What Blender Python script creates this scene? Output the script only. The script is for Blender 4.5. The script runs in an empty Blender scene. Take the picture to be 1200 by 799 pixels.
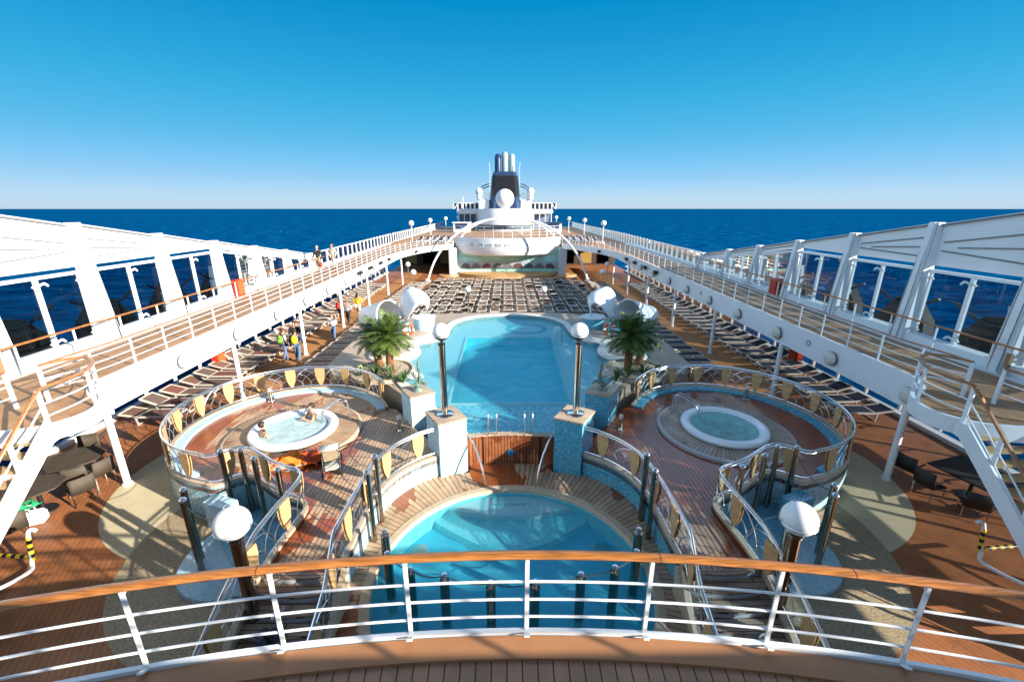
import bpy, bmesh, math, random
from mathutils import Vector, Matrix
from mathutils.geometry import tessellate_polygon
random.seed(7)
R = math.radians
SC = bpy.context.scene
COL = SC.collection
PI = math.pi

# ------------------------------------------------------------------ materials
MATS = {}
def newmat(name):
    m = bpy.data.materials.new(name); m.use_nodes = True
    nt = m.node_tree
    b = nt.nodes['Principled BSDF']
    MATS[name] = m
    return m, nt, b
def N(nt, t, **kw):
    n = nt.nodes.new(t)
    for k, v in kw.items(): setattr(n, k, v)
    return n
def L(nt, a, b): nt.links.new(a, b)
def rgb(c): return (c[0], c[1], c[2], 1)
def plain(name, c, rough=.5, metal=0, spec=.5, var=.0, vscale=3.0, bump=0.0, bscale=30, stretch=None):
    m, nt, b = newmat(name)
    b.inputs['Base Color'].default_value = rgb(c)
    b.inputs['Roughness'].default_value = rough
    b.inputs['Metallic'].default_value = metal
    b.inputs['Specular IOR Level'].default_value = spec
    tc = N(nt, 'ShaderNodeTexCoord')
    if var > 0:
        n = N(nt, 'ShaderNodeTexNoise'); n.inputs['Scale'].default_value = vscale; n.inputs['Detail'].default_value = 5
        mp = N(nt, 'ShaderNodeMapping'); mp.inputs['Scale'].default_value = stretch or (1, 1, 1)
        L(nt, tc.outputs['Object'], mp.inputs[0]); L(nt, mp.outputs[0], n.inputs['Vector'])
        r = N(nt, 'ShaderNodeValToRGB')
        r.color_ramp.elements[0].position = .3; r.color_ramp.elements[1].position = .7
        r.color_ramp.elements[0].color = rgb([x*(1-var) for x in c]); r.color_ramp.elements[1].color = rgb([min(1, x*(1+var)) for x in c])
        L(nt, n.outputs['Fac'], r.inputs['Fac']); L(nt, r.outputs['Color'], b.inputs['Base Color'])
    if bump > 0:
        n2 = N(nt, 'ShaderNodeTexNoise'); n2.inputs['Scale'].default_value = bscale
        L(nt, tc.outputs['Object'], n2.inputs['Vector'])
        bp = N(nt, 'ShaderNodeBump'); bp.inputs['Strength'].default_value = bump; bp.inputs['Distance'].default_value = .01
        L(nt, n2.outputs['Fac'], bp.inputs['Height']); L(nt, bp.outputs['Normal'], b.inputs['Normal'])
    return m
def planks(name, c1, c2, gap, width=.1, length=2.2, rot=90, rough=.6, wet=None, wetscale=.5, gapw=.08, wetlo=.52, radial=None, seed=0.0):
    m, nt, b = newmat(name)
    tc = N(nt, 'ShaderNodeTexCoord'); mp = N(nt, 'ShaderNodeMapping'); mp.inputs['Rotation'].default_value = (0, 0, R(rot))
    if radial:
        # boards laid fan-wise round a centre: angle and radius drive the pattern
        sub = N(nt, 'ShaderNodeVectorMath', operation='SUBTRACT'); sub.inputs[1].default_value = (radial[0], radial[1], 0)
        L(nt, tc.outputs['Object'], sub.inputs[0])
        sp = N(nt, 'ShaderNodeSeparateXYZ'); L(nt, sub.outputs[0], sp.inputs[0])
        at = N(nt, 'ShaderNodeMath', operation='ARCTAN2'); L(nt, sp.outputs['Y'], at.inputs[0]); L(nt, sp.outputs['X'], at.inputs[1])
        mu = N(nt, 'ShaderNodeMath', operation='MULTIPLY'); L(nt, at.outputs[0], mu.inputs[0]); mu.inputs[1].default_value = radial[2]
        ln = N(nt, 'ShaderNodeVectorMath', operation='LENGTH'); L(nt, sub.outputs[0], ln.inputs[0])
        cb = N(nt, 'ShaderNodeCombineXYZ'); L(nt, ln.outputs['Value'], cb.inputs['X']); L(nt, mu.outputs[0], cb.inputs['Y'])
        vec = cb.outputs[0]
    else:
        L(nt, tc.outputs['Object'], mp.inputs['Vector']); vec = mp.outputs['Vector']
    br = N(nt, 'ShaderNodeTexBrick'); br.offset = .37
    br.inputs['Scale'].default_value = 1; br.inputs['Brick Width'].default_value = length; br.inputs['Row Height'].default_value = width
    br.inputs['Mortar Size'].default_value = width*gapw; br.inputs['Mortar Smooth'].default_value = .1
    br.inputs['Color1'].default_value = rgb(c1); br.inputs['Color2'].default_value = rgb(c2); br.inputs['Mortar'].default_value = rgb(gap)
    L(nt, vec, br.inputs['Vector'])
    out = br.outputs['Color']
    # grain and weathering
    n = N(nt, 'ShaderNodeTexNoise'); n.inputs['Scale'].default_value = 1.3; n.inputs['Detail'].default_value = 6; n.inputs['Roughness'].default_value = .65
    L(nt, tc.outputs['Object'], n.inputs['Vector'])
    mr = N(nt, 'ShaderNodeMapRange'); mr.inputs['From Min'].default_value = .3; mr.inputs['From Max'].default_value = .7
    mr.inputs['To Min'].default_value = .68; mr.inputs['To Max'].default_value = 1.22
    L(nt, n.outputs['Fac'], mr.inputs['Value'])
    mx = N(nt, 'ShaderNodeMix', data_type='RGBA', blend_type='MULTIPLY'); mx.inputs['Factor'].default_value = 1
    L(nt, out, mx.inputs[6]); L(nt, mr.outputs[0], mx.inputs[7]); out = mx.outputs[2]
    b.inputs['Roughness'].default_value = rough
    if wet:
        n3 = N(nt, 'ShaderNodeTexNoise'); n3.inputs['Scale'].default_value = wetscale; n3.inputs['Detail'].default_value = 3; n3.inputs['Roughness'].default_value = .55
        n3.inputs['Distortion'].default_value = .6
        # the damp runs along the boards, so squeeze it across and add a per-board offset
        mp3 = N(nt, 'ShaderNodeMapping'); mp3.inputs['Scale'].default_value = (1.5, .8, 1); mp3.inputs['Location'].default_value = (seed, seed*.7, 0)
        L(nt, tc.outputs['Object'], mp3.inputs['Vector'])
        vm = N(nt, 'ShaderNodeVectorMath', operation='MULTIPLY_ADD')
        L(nt, br.outputs['Color'], vm.inputs[0]); vm.inputs[1].default_value = (4.5, 4.5, 0); L(nt, mp3.outputs[0], vm.inputs[2])
        L(nt, vm.outputs[0], n3.inputs['Vector'])
        rp = N(nt, 'ShaderNodeMapRange'); rp.inputs['From Min'].default_value = wetlo; rp.inputs['From Max'].default_value = wetlo+.03
        L(nt, n3.outputs['Fac'], rp.inputs['Value'])
        mw = N(nt, 'ShaderNodeMix', data_type='RGBA', blend_type='MIX'); L(nt, rp.outputs[0], mw.inputs['Factor'])
        wb = N(nt, 'ShaderNodeMix', data_type='RGBA', blend_type='MULTIPLY'); wb.inputs['Factor'].default_value = 1
        L(nt, out, wb.inputs[6]); wb.inputs[7].default_value = rgb(wet)
        L(nt, out, mw.inputs[6]); L(nt, wb.outputs[2], mw.inputs[7]); out = mw.outputs[2]
        rr = N(nt, 'ShaderNodeMapRange'); rr.inputs['To Min'].default_value = rough; rr.inputs['To Max'].default_value = .28
        L(nt, rp.outputs[0], rr.inputs['Value']); L(nt, rr.outputs[0], b.inputs['Roughness'])
    L(nt, out, b.inputs['Base Color'])
    bp = N(nt, 'ShaderNodeBump'); bp.inputs['Strength'].default_value = .25; bp.inputs['Distance'].default_value = .01; bp.invert = True
    L(nt, br.outputs['Fac'], bp.inputs['Height']); L(nt, bp.outputs['Normal'], b.inputs['Normal'])
    return m
def mosaic(name, cols, scale=28, rough=.25, patch=None):
    m, nt, b = newmat(name)
    tc = N(nt, 'ShaderNodeTexCoord')
    v = N(nt, 'ShaderNodeTexVoronoi'); v.inputs['Scale'].default_value = scale; v.inputs['Randomness'].default_value = .25
    L(nt, tc.outputs['Object'], v.inputs['Vector'])
    sp = N(nt, 'ShaderNodeSeparateColor'); L(nt, v.outputs['Color'], sp.inputs[0])
    r = N(nt, 'ShaderNodeValToRGB'); r.color_ramp.interpolation = 'CONSTANT'
    e = r.color_ramp.elements
    e[0].position = 0; e[0].color = rgb(cols[0]); e[1].position = 1/len(cols); e[1].color = rgb(cols[1])
    for i in range(2, len(cols)):
        q = e.new(i/len(cols)); q.color = rgb(cols[i])
    L(nt, sp.outputs[0], r.inputs['Fac'])
    L(nt, r.outputs['Color'], b.inputs['Base Color'])
    b.inputs['Roughness'].default_value = rough
    return m
def water(name, tint, bump=.3, scale=3.0, rough=.02, refl=1.0):
    m = bpy.data.materials.new(name); m.use_nodes = True; nt = m.node_tree; MATS[name] = m
    for n in list(nt.nodes): nt.nodes.remove(n)
    o = N(nt, 'ShaderNodeOutputMaterial'); tr = N(nt, 'ShaderNodeBsdfTransparent'); gl = N(nt, 'ShaderNodeBsdfGlossy')
    tr.inputs[0].default_value = rgb(tint); gl.inputs['Roughness'].default_value = rough
    tc = N(nt, 'ShaderNodeTexCoord'); n = N(nt, 'ShaderNodeTexNoise'); n.inputs['Scale'].default_value = scale; n.inputs['Detail'].default_value = 4; n.inputs['Distortion'].default_value = .8
    L(nt, tc.outputs['Object'], n.inputs['Vector'])
    bp = N(nt, 'ShaderNodeBump'); bp.inputs['Strength'].default_value = bump; bp.inputs['Distance'].default_value = .08
    L(nt, n.outputs['Fac'], bp.inputs['Height'])
    fr = N(nt, 'ShaderNodeFresnel'); fr.inputs['IOR'].default_value = 1.33
    L(nt, bp.outputs['Normal'], gl.inputs['Normal'])
    mu = N(nt, 'ShaderNodeMath', operation='MULTIPLY'); mu.inputs[1].default_value = refl; L(nt, fr.outputs[0], mu.inputs[0])
    mx = N(nt, 'ShaderNodeMixShader'); L(nt, mu.outputs[0], mx.inputs[0]); L(nt, tr.outputs[0], mx.inputs[1]); L(nt, gl.outputs[0], mx.inputs[2])
    L(nt, mx.outputs[0], o.inputs[0])
    return m
def glass(name, tint, ior=1.4):
    m = bpy.data.materials.new(name); m.use_nodes = True; nt = m.node_tree; MATS[name] = m
    for n in list(nt.nodes): nt.nodes.remove(n)
    o = N(nt, 'ShaderNodeOutputMaterial'); tr = N(nt, 'ShaderNodeBsdfTransparent'); gl = N(nt, 'ShaderNodeBsdfGlossy')
    tr.inputs[0].default_value = rgb(tint); gl.inputs['Roughness'].default_value = .02
    fr = N(nt, 'ShaderNodeFresnel'); fr.inputs['IOR'].default_value = ior
    mx = N(nt, 'ShaderNodeMixShader'); L(nt, fr.outputs[0], mx.inputs[0]); L(nt, tr.outputs[0], mx.inputs[1]); L(nt, gl.outputs[0], mx.inputs[2])
    L(nt, mx.outputs[0], o.inputs[0])
    return m
def randcol(name, cols, rough=.7):
    m, nt, b = newmat(name)
    oi = N(nt, 'ShaderNodeObjectInfo'); r = N(nt, 'ShaderNodeValToRGB'); r.color_ramp.interpolation = 'CONSTANT'
    e = r.color_ramp.elements; e[0].color = rgb(cols[0]); e[1].position = 1/len(cols); e[1].color = rgb(cols[1])
    for i in range(2, len(cols)): e.new(i/len(cols)).color = rgb(cols[i])
    L(nt, oi.outputs['Random'], r.inputs['Fac']); L(nt, r.outputs['Color'], b.inputs['Base Color'])
    b.inputs['Roughness'].default_value = rough
    return m

white = plain('white_paint', (.79, .79, .78), .4, var=.04, vscale=.8)
cream = plain('cream_plastic', (.72, .66, .55), .5)
globe_m = plain('opal_globe', (.88, .85, .80), .35, spec=.3)
teakrail = plain('teak_rail', (.36, .135, .035), .35, var=.35, vscale=6)
teakrail2 = plain('varnished_rail', (.36, .13, .03), .28, var=.42, vscale=5, stretch=(.5, 7, 9))
chrome = plain('polished_steel', (.62, .58, .52), .12, metal=1)
steel = plain('satin_steel', (.72, .73, .74), .28, metal=1)
darksteel = plain('dark_chrome', (.34, .28, .22), .12, metal=1)
black = plain('black_plastic', (.015, .015, .017), .4)
navy = plain('navy_paint', (.010, .035, .10), .45, var=.2)
funnelblack = plain('funnel_black', (.012, .014, .02), .5)
rubber = plain('dark_cord', (.03, .03, .035), .6)
redm = plain('red_paint', (.55, .035, .015), .4)
orange = plain('lifebuoy_orange', (.62, .11, .03), .5)
yellow = plain('yellow_paint', (.75, .50, .02), .45)
paddle_m = plain('paddle_wood', (.58, .35, .155), .5, var=.2, vscale=9)
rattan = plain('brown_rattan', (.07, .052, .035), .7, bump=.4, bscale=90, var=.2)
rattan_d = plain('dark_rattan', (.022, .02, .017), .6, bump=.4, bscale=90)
pad = plain('white_cloth', (.80, .80, .78), .8, bump=.3, bscale=12)
curbm = plain('sand_coping', (.52, .40, .27), .6, var=.12, vscale=8)
palecurb = plain('pale_blue_tile', (.42, .60, .68), .3, var=.12, vscale=25)
deck_m = planks('brown_deck', (.345, .125, .042), (.375, .14, .05), (.235, .085, .03), width=.13, length=4, rot=62, gapw=.10, rough=.5)
strip_m = plain('ochre_deck', (.43, .19, .062), .6, var=.1, vscale=2)
terraz_m = plain('speckled_terrazzo', (.33, .255, .155), .6, var=.5, vscale=26)
creamfl = plain('cream_floor', (.56, .47, .30), .55, var=.05, vscale=4)
walk_m = planks('walkway_teak', (.46, .245, .11), (.40, .21, .09), (.17, .09, .045), width=.14, length=3.5, rot=90, gapw=.1)
balc_m = planks('balcony_teak', (.36, .19, .105), (.39, .21, .12), (.05, .03, .02), width=.19, length=9, gapw=.05, radial=(0, -21.0, 24.6), rough=.5)
balc_c = plain('balcony_margin', (.37, .165, .068), .5, var=.1, vscale=2)
dry1, dry2 = (.56, .385, .245), (.47, .30, .18)
terr_L = planks('terrace_teak_sunny', dry1, dry2, (.20, .13, .08), width=.13, length=2.4, rot=90, wet=(.62, .21, .075), wetscale=.38, gapw=.10, wetlo=.48, seed=3.1)
terr_R = planks('terrace_teak_damp', (.60, .37, .24), (.47, .27, .165), (.08, .05, .035), width=.13, length=2.4, rot=90, wet=(.54, .21, .09), wetscale=.34, gapw=.10, wetlo=.36, seed=11.7)
poolwood = planks('pool_surround_teak', (.54, .37, .235), (.44, .28, .17), (.12, .08, .05), width=.15, length=5, gapw=.08, radial=(0, 0, 3.9), wet=(.6, .24, .10), wetscale=.55, wetlo=.53, seed=1.3)
wetwood = planks('wet_wall_teak', (.40, .15, .065), (.30, .10, .04), (.05, .02, .012), width=.11, length=6, rot=90, gapw=.1, rough=.25, wet=(.6, .45, .4), wetscale=.8, wetlo=.5)
capwood = planks('pillar_cap_teak', (.58, .44, .31), (.52, .38, .26), (.2, .13, .08), width=.13, length=3, rot=30, gapw=.08)
stairwood = planks('stair_teak', (.46, .36, .27), (.32, .19, .12), (.08, .05, .03), width=.15, length=1.1, rot=0, gapw=.08)
riser_m = plain('grey_riser', (.50, .55, .60), .5, var=.1)
mos_lit = mosaic('mosaic_lit', [(.40, .62, .70), (.50, .70, .76), (.34, .56, .66), (.60, .76, .80), (.44, .66, .73)], 30)  # left-hand copy of the tile, sunlight painted in as a paler colour
mos_shade = mosaic('mosaic_shade', [(.06, .30, .42), (.10, .38, .50), (.05, .25, .38), (.20, .50, .58), (.08, .34, .46)], 30)  # right-hand copy of the same tile, shade painted in as darker blue
mos_s = mosaic('shelf_mosaic', [(.52, .80, .85), (.58, .84, .88), (.48, .77, .83), (.66, .88, .90)], 22)
mos_d = mosaic('speckled_blue_mosaic', [(.12, .46, .62), (.18, .55, .69), (.34, .70, .79), (.10, .42, .58), (.52, .80, .84)], 16)
pool_t = plain('turquoise_pool', (.04, .72, .90), .4, var=.14, vscale=1.2)
pool_d = plain('deep_blue_pool', (.02, .52, .82), .4, var=.06, vscale=1)
pool_l = plain('white_pool_ledge', (.66, .76, .78), .4)
pool_m = mosaic('mid_pool_tile', [(.22, .74, .80), (.27, .79, .83), (.18, .69, .77)], 14)
def turbid(name, col, tint, amount):
    """clear water with a little milky turquoise scatter just under a rippled surface"""
    m = water(name, tint, .8, 1.7, refl=.5); nt = m.node_tree
    out = [n for n in nt.nodes if n.type == 'OUTPUT_MATERIAL'][0]; sh = out.inputs[0].links[0].from_socket
    bp = [n for n in nt.nodes if n.type == 'BUMP'][0]
    df = N(nt, 'ShaderNodeBsdfDiffuse'); df.inputs[0].default_value = rgb(col)
    b2 = N(nt, 'ShaderNodeBump'); b2.inputs['Strength'].default_value = .35; b2.inputs['Distance'].default_value = .08
    L(nt, bp.inputs['Height'].links[0].from_socket, b2.inputs['Height']); L(nt, b2.outputs[0], df.inputs['Normal'])
    mx = N(nt, 'ShaderNodeMixShader'); mx.inputs[0].default_value = amount
    L(nt, sh, mx.inputs[1]); L(nt, df.outputs[0], mx.inputs[2]); L(nt, mx.outputs[0], out.inputs[0])
    return m
water_m = turbid('pool_water', (.10, .70, .86), (.96, .995, 1.0), .28)
def foam(name, col, tint, lo, hi):
    m = water(name, tint, .5, 5.0, rough=.15, refl=.7); nt = m.node_tree
    out = [n for n in nt.nodes if n.type == 'OUTPUT_MATERIAL'][0]; sh = out.inputs[0].links[0].from_socket
    df = N(nt, 'ShaderNodeBsdfDiffuse'); df.inputs[0].default_value = rgb(col)
    tc = N(nt, 'ShaderNodeTexCoord'); n = N(nt, 'ShaderNodeTexNoise'); n.inputs['Scale'].default_value = 3.2; n.inputs['Detail'].default_value = 8; n.inputs['Roughness'].default_value = .7; n.inputs['Distortion'].default_value = .5
    L(nt, tc.outputs['Object'], n.inputs['Vector'])
    mr = N(nt, 'ShaderNodeMapRange'); mr.inputs['From Min'].default_value = .3; mr.inputs['From Max'].default_value = .7; mr.inputs['To Min'].default_value = lo; mr.inputs['To Max'].default_value = hi
    L(nt, n.outputs['Fac'], mr.inputs['Value'])
    mx = N(nt, 'ShaderNodeMixShader'); L(nt, mr.outputs[0], mx.inputs[0]); L(nt, sh, mx.inputs[1]); L(nt, df.outputs[0], mx.inputs[2]); L(nt, mx.outputs[0], out.inputs[0])
    return m
foam_L = foam('frothy_spa_water', (.56, .72, .71), (.80, .94, .94), .45, .95)
foam_R = foam('calm_spa_water', (.34, .74, .70), (.75, .95, .93), .25, .6)
alcove_w = plain('foot_pool_floor', (.16, .42, .56), .25, var=.3, vscale=18)
disc_m = mosaic('pale_disc', [(.30, .50, .58), (.34, .55, .63), (.27, .47, .56), (.38, .58, .65)], 22, .3)
spa_m = plain('spa_shell', (.80, .82, .82), .2)
spa_in = plain('spa_basin', (.62, .88, .86), .3)
pane_m = glass('tinted_pane', (.28, .38, .46), 1.18)
lowpane = glass('dark_pane', (.36, .40, .44), 1.13)
clearp = glass('clear_pane', (.75, .82, .84))
frame_m = plain('lounger_frame', (.62, .56, .47), .4)
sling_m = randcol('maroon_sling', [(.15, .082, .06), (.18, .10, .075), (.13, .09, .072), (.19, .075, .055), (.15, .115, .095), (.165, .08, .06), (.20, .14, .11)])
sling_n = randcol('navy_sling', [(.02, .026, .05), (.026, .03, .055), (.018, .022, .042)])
teal_m = plain('teal_wall', (.38, .68, .60), .5, var=.25, vscale=.6)
arcpat = plain('arcade_grey', (.42, .46, .48), .5)
stage_m = plain('stage_floor', (.55, .33, .14), .5, var=.1)
pylon_m = plain('pylon_grey', (.55, .57, .57), .5)
leaf_m = plain('palm_leaf', (.095, .145, .026), .5, var=.45, vscale=4)
dry_m = plain('dry_frond', (.17, .105, .04), .7, var=.4, vscale=7)
leaf_d = plain('shrub_leaf', (.05, .12, .02), .5, var=.5, vscale=9)
trunk_m = plain('palm_trunk', (.20, .085, .03), .85, var=.4, vscale=14, bump=.8, bscale=22)
bronze = plain('patina_bronze', (.13, .19, .15), .5, var=.5, vscale=9)
shellw = plain('statue_shell', (.55, .56, .46), .5, var=.2, vscale=8)
skin_m = plain('skin', (.50, .27, .17), .5)
hair_m = plain('dark_hair', (.03, .016, .01), .6)
def cloth(n, c): return plain('cloth_'+n, c, .8, var=.12, vscale=7)
jeans = cloth('denim', (.10, .15, .26)); c_cream = cloth('cream', (.62, .55, .42)); c_navy = cloth('navy', (.025, .035, .10)); c_black = cloth('black', (.02, .02, .022))
c_red = cloth('red', (.52, .04, .02)); c_yel = cloth('yellow', (.72, .50, .01)); c_grey = cloth('grey', (.30, .32, .35)); c_lime = cloth('lime', (.55, .62, .02)); c_green = cloth('green', (.16, .36, .05))
c_white = cloth('white', (.72, .70, .66)); c_orange = cloth('orange', (.75, .17, .01)); c_dorange = cloth('deep_orange', (.48, .06, .01)); c_tan = cloth('tan', (.42, .32, .2)); c_pat = cloth('patterned', (.45, .46, .40))
shoe_m = plain('shoe', (.05, .04, .035), .6)
greencloth = cloth('emerald', (.01, .25, .10))

# ------------------------------------------------------------------ mesh builder
class MB:
    def __init__(s): s.bm = bmesh.new()
    def quad(s, *pts):
        s.bm.faces.new([s.bm.verts.new(p) for p in pts]); return s
    def box(s, c, d, rz=0, rx=0, ry=0):
        m = Matrix.Translation(c) @ Matrix.Rotation(rz, 4, 'Z') @ Matrix.Rotation(ry, 4, 'Y') @ Matrix.Rotation(rx, 4, 'X') @ Matrix.Diagonal((d[0], d[1], d[2], 1))
        bmesh.ops.create_cube(s.bm, size=1, matrix=m); return s
    def bar(s, a, b, w, h=None):
        a, b = Vector(a), Vector(b); h = h or w
        d = b-a; ln = d.length
        q = d.to_track_quat('Y', 'Z').to_matrix().to_4x4()
        m = Matrix.Translation((a+b)/2) @ q @ Matrix.Diagonal((w, ln, h, 1))
        bmesh.ops.create_cube(s.bm, size=1, matrix=m); return s
    def cyl(s, a, b, r0, r1=None, n=12, caps=True):
        a, b = Vector(a), Vector(b); r1 = r0 if r1 is None else r1
        d = b-a
        q = d.to_track_quat('Z', 'Y').to_matrix().to_4x4()
        m = Matrix.Translation((a+b)/2) @ q
        bmesh.ops.create_cone(s.bm, cap_ends=caps, segments=n, radius1=max(r0, 1e-4), radius2=max(r1, 1e-4), depth=d.length, matrix=m); return s
    def ball(s, c, r, seg=24, sc=(1, 1, 1), rot=None):
        m = Matrix.Translation(c) @ (rot.to_4x4() if rot else Matrix()) @ Matrix.Diagonal((r*sc[0], r*sc[1], r*sc[2], 1))
        bmesh.ops.create_uvsphere(s.bm, u_segments=seg, v_segments=max(6, seg*2//3), radius=1, matrix=m); return s
    def tube(s, pts, r, n=8, closed=False, radii=None):
        pts = [Vector(p) for p in pts]; k = len(pts)
        rings = []
        up = None
        for i, p in enumerate(pts):
            if closed: t = pts[(i+1) % k]-pts[i-1]
            else: t = pts[min(i+1, k-1)]-pts[max(i-1, 0)]
            t.normalize()
            if up is None:
                up = Vector((0, 0, 1)) if abs(t.z) < .9 else Vector((1, 0, 0))
            u = t.cross(up)
            if u.length < 1e-5: u = t.cross(Vector((0, 1, .3)))
            u.normalize(); v = u.cross(t).normalized(); up = v
            rr = radii[i] if radii else r
            if isinstance(rr, tuple): ru, rv = rr
            else: ru = rv = rr
            rings.append([s.bm.verts.new(p+u*ru*math.cos(2*PI*j/n)+v*rv*math.sin(2*PI*j/n)) for j in range(n)])
        for i in range(k if closed else k-1):
            A, B = rings[i], rings[(i+1) % k]
            for j in range(n):
                try: s.bm.faces.new((A[j], A[(j+1) % n], B[(j+1) % n], B[j]))
                except ValueError: pass
        if not closed:
            s.bm.faces.new(rings[0][::-1]); s.bm.faces.new(rings[-1])
        return s
    def prism(s, poly, z0, z1, holes=(), bottom=True, top=True):
        loops = [list(poly)]+[list(h) for h in holes]
        flat = [p for l in loops for p in l]
        tris = tessellate_polygon([[Vector((p[0], p[1], 0)) for p in l] for l in loops])
        f0 = z0 if callable(z0) else (lambda x, y: z0); f1 = z1 if callable(z1) else (lambda x, y: z1)
        vt = [s.bm.verts.new((p[0], p[1], f1(p[0], p[1]))) for p in flat]
        vb = [s.bm.verts.new((p[0], p[1], f0(p[0], p[1]))) for p in flat]
        for t in tris:
            try:
                if top: s.bm.faces.new([vt[i] for i in t])
                if bottom: s.bm.faces.new([vb[i] for i in t[::-1]])
            except ValueError: pass
        o = 0
        for l in loops:
            k = len(l)
            for i in range(k):
                a, b = o+i, o+(i+1) % k
                try: s.bm.faces.new((vb[a], vb[b], vt[b], vt[a]))
                except ValueError: pass
            o += k
        return s
    def sheet(s, poly, z, holes=()):
        loops = [list(poly)]+[list(h) for h in holes]
        flat = [p for l in loops for p in l]
        v = [s.bm.verts.new((p[0], p[1], z)) for p in flat]
        for t in tessellate_polygon([[Vector((p[0], p[1], 0)) for p in l] for l in loops]):
            try: s.bm.faces.new([v[i] for i in t])
            except ValueError: pass
        return s
    def wall(s, path, z0, z1, closed=False):
        k = len(path)
        for i in range(k if closed else k-1):
            a, b = path[i], path[(i+1) % k]
            s.quad((a[0], a[1], z0), (b[0], b[1], z0), (b[0], b[1], z1), (a[0], a[1], z1))
        return s
    def strip(s, inner, outer, z0, z1):
        """solid band between two polylines of equal length"""
        k = len(inner)
        V = []
        for a, b in zip(inner, outer):
            za0 = z0 if len(a) < 3 else a[2]+z0; za1 = z1 if len(a) < 3 else a[2]+z1
            V.append([s.bm.verts.new((a[0], a[1], za0)), s.bm.verts.new((b[0], b[1], za0)), s.bm.verts.new((b[0], b[1], za1)), s.bm.verts.new((a[0], a[1], za1))])
        for i in range(k-1):
            for j in range(4):
                s.bm.faces.new((V[i][j], V[i][(j+1) % 4], V[i+1][(j+1) % 4], V[i+1][j]))
        s.bm.faces.new(V[0][::-1]); s.bm.faces.new(V[-1]); return s
    def lathe(s, prof, c=(0, 0, 0), n=48):
        rings = []
        for r, z in prof:
            rings.append([s.bm.verts.new((c[0]+r*math.cos(2*PI*j/n), c[1]+r*math.sin(2*PI*j/n), c[2]+z)) for j in range(n)])
        for A, B in zip(rings, rings[1:]):
            for j in range(n): s.bm.faces.new((A[j], A[(j+1) % n], B[(j+1) % n], B[j]))
        return s
    def build(s, name, mat, parent=None, smooth=True, local=False, bevel=0, thick=0, recalc=True):
        bm = s.bm
        bmesh.ops.remove_doubles(bm, verts=bm.verts, dist=1e-5)
        if recalc: bmesh.ops.recalc_face_normals(bm, faces=bm.faces)
        if bevel > 0:
            ed = [e for e in bm.edges if len(e.link_faces) == 2 and e.calc_face_angle(0) > .6]
            bmesh.ops.bevel(bm, geom=ed, offset=bevel, segments=2, affect='EDGES', clamp_overlap=True)
        if parent is not None and not local:
            r = parent
            while r.parent: r = r.parent
            bmesh.ops.translate(bm, verts=bm.verts, vec=-Vector(r.location))
        me = bpy.data.meshes.new(name); bm.to_mesh(me); bm.free()
        if smooth and len(me.polygons):
            me.polygons.foreach_set('use_smooth', [True]*len(me.polygons))
            me.set_sharp_from_angle(angle=R(38))
        me.materials.append(mat)
        o = bpy.data.objects.new(name, me); COL.objects.link(o)
        if parent is not None: o.parent = parent
        return o

def thing(name, label, cat, loc=(0, 0, 0), rz=0, group=None):
    o = bpy.data.objects.new(name, None); COL.objects.link(o); o.empty_display_size = .2
    o.location = loc; o.rotation_euler = (0, 0, rz); o['label'] = label; o['category'] = cat
    if group: o['group'] = group
    return o
def tag(o, label, cat, group=None, kind=None):
    o['label'] = label; o['category'] = cat
    if group: o['group'] = group
    if kind: o['kind'] = kind
    return o
def struct(o, label=None):
    o['kind'] = 'structure'
    if label: o['label'] = label
    return o
def inst(src, name, parent, loc=(0, 0, 0), rot=(0, 0, 0), scale=None):
    c = src.copy(); c.name = name; COL.objects.link(c); c.parent = parent; c.location = loc; c.rotation_euler = rot
    if scale: c.scale = scale
    return c
def dup(root, loc, rz, label, group=None):
    kids = [(k, list(k.children)) for k in root.children]
    r = root.copy(); COL.objects.link(r); r.location = loc; r.rotation_euler = (0, 0, rz); r['label'] = label
    if group: r['group'] = group
    for k, gs in kids:
        c = k.copy(); COL.objects.link(c); c.parent = r
        for g in gs:
            d = g.copy(); COL.objects.link(d); d.parent = c
    return r
def nth(i):
    w = ['first', 'second', 'third', 'fourth', 'fifth', 'sixth', 'seventh', 'eighth', 'ninth', 'tenth', 'eleventh', 'twelfth']
    if i < 12: return w[i]
    i += 1
    return f"{i}{'th' if 10 < i % 100 < 14 else {1: 'st', 2: 'nd', 3: 'rd'}.get(i % 10, 'th')}"
def lerp(a, b, t): return a+(b-a)*t
def smooth_path(pts, it=2, closed=False):
    pts = [Vector(p) for p in pts]
    for _ in range(it):
        q = [] if closed else [pts[0]]
        k = len(pts)
        for i in range(k if closed else k-1):
            a, b = pts[i], pts[(i+1) % k]
            q += [a*.75+b*.25, a*.25+b*.75]
        if not closed: q.append(pts[-1])
        pts = q
    return pts
def resample(pts, step, closed=False):
    pts = [Vector(p) for p in pts]
    if closed: pts = pts+[pts[0]]
    d = [0]
    for a, b in zip(pts, pts[1:]): d.append(d[-1]+(b-a).length)
    n = max(1, round(d[-1]/step)); out = []; i = 0
    for k in range(n+1):
        s = d[-1]*k/n
        while i < len(d)-2 and d[i+1] < s: i += 1
        t = (s-d[i])/max(1e-9, d[i+1]-d[i]); out.append(pts[i].lerp(pts[i+1], min(1, t)))
    return out, d[-1]
class Path:
    def __init__(s, pts):
        s.p = [Vector(p) for p in pts]; s.d = [0]
        for a, b in zip(s.p, s.p[1:]): s.d.append(s.d[-1]+(b-a).length)
        s.len = s.d[-1]
    def at(s, x):
        x = min(max(x, 0), s.len); i = 0
        while i < len(s.d)-2 and s.d[i+1] < x: i += 1
        return s.p[i].lerp(s.p[i+1], (x-s.d[i])/max(1e-9, s.d[i+1]-s.d[i]))
    def tan(s, x): return (s.at(x+.05)-s.at(x-.05)).normalized()
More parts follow.
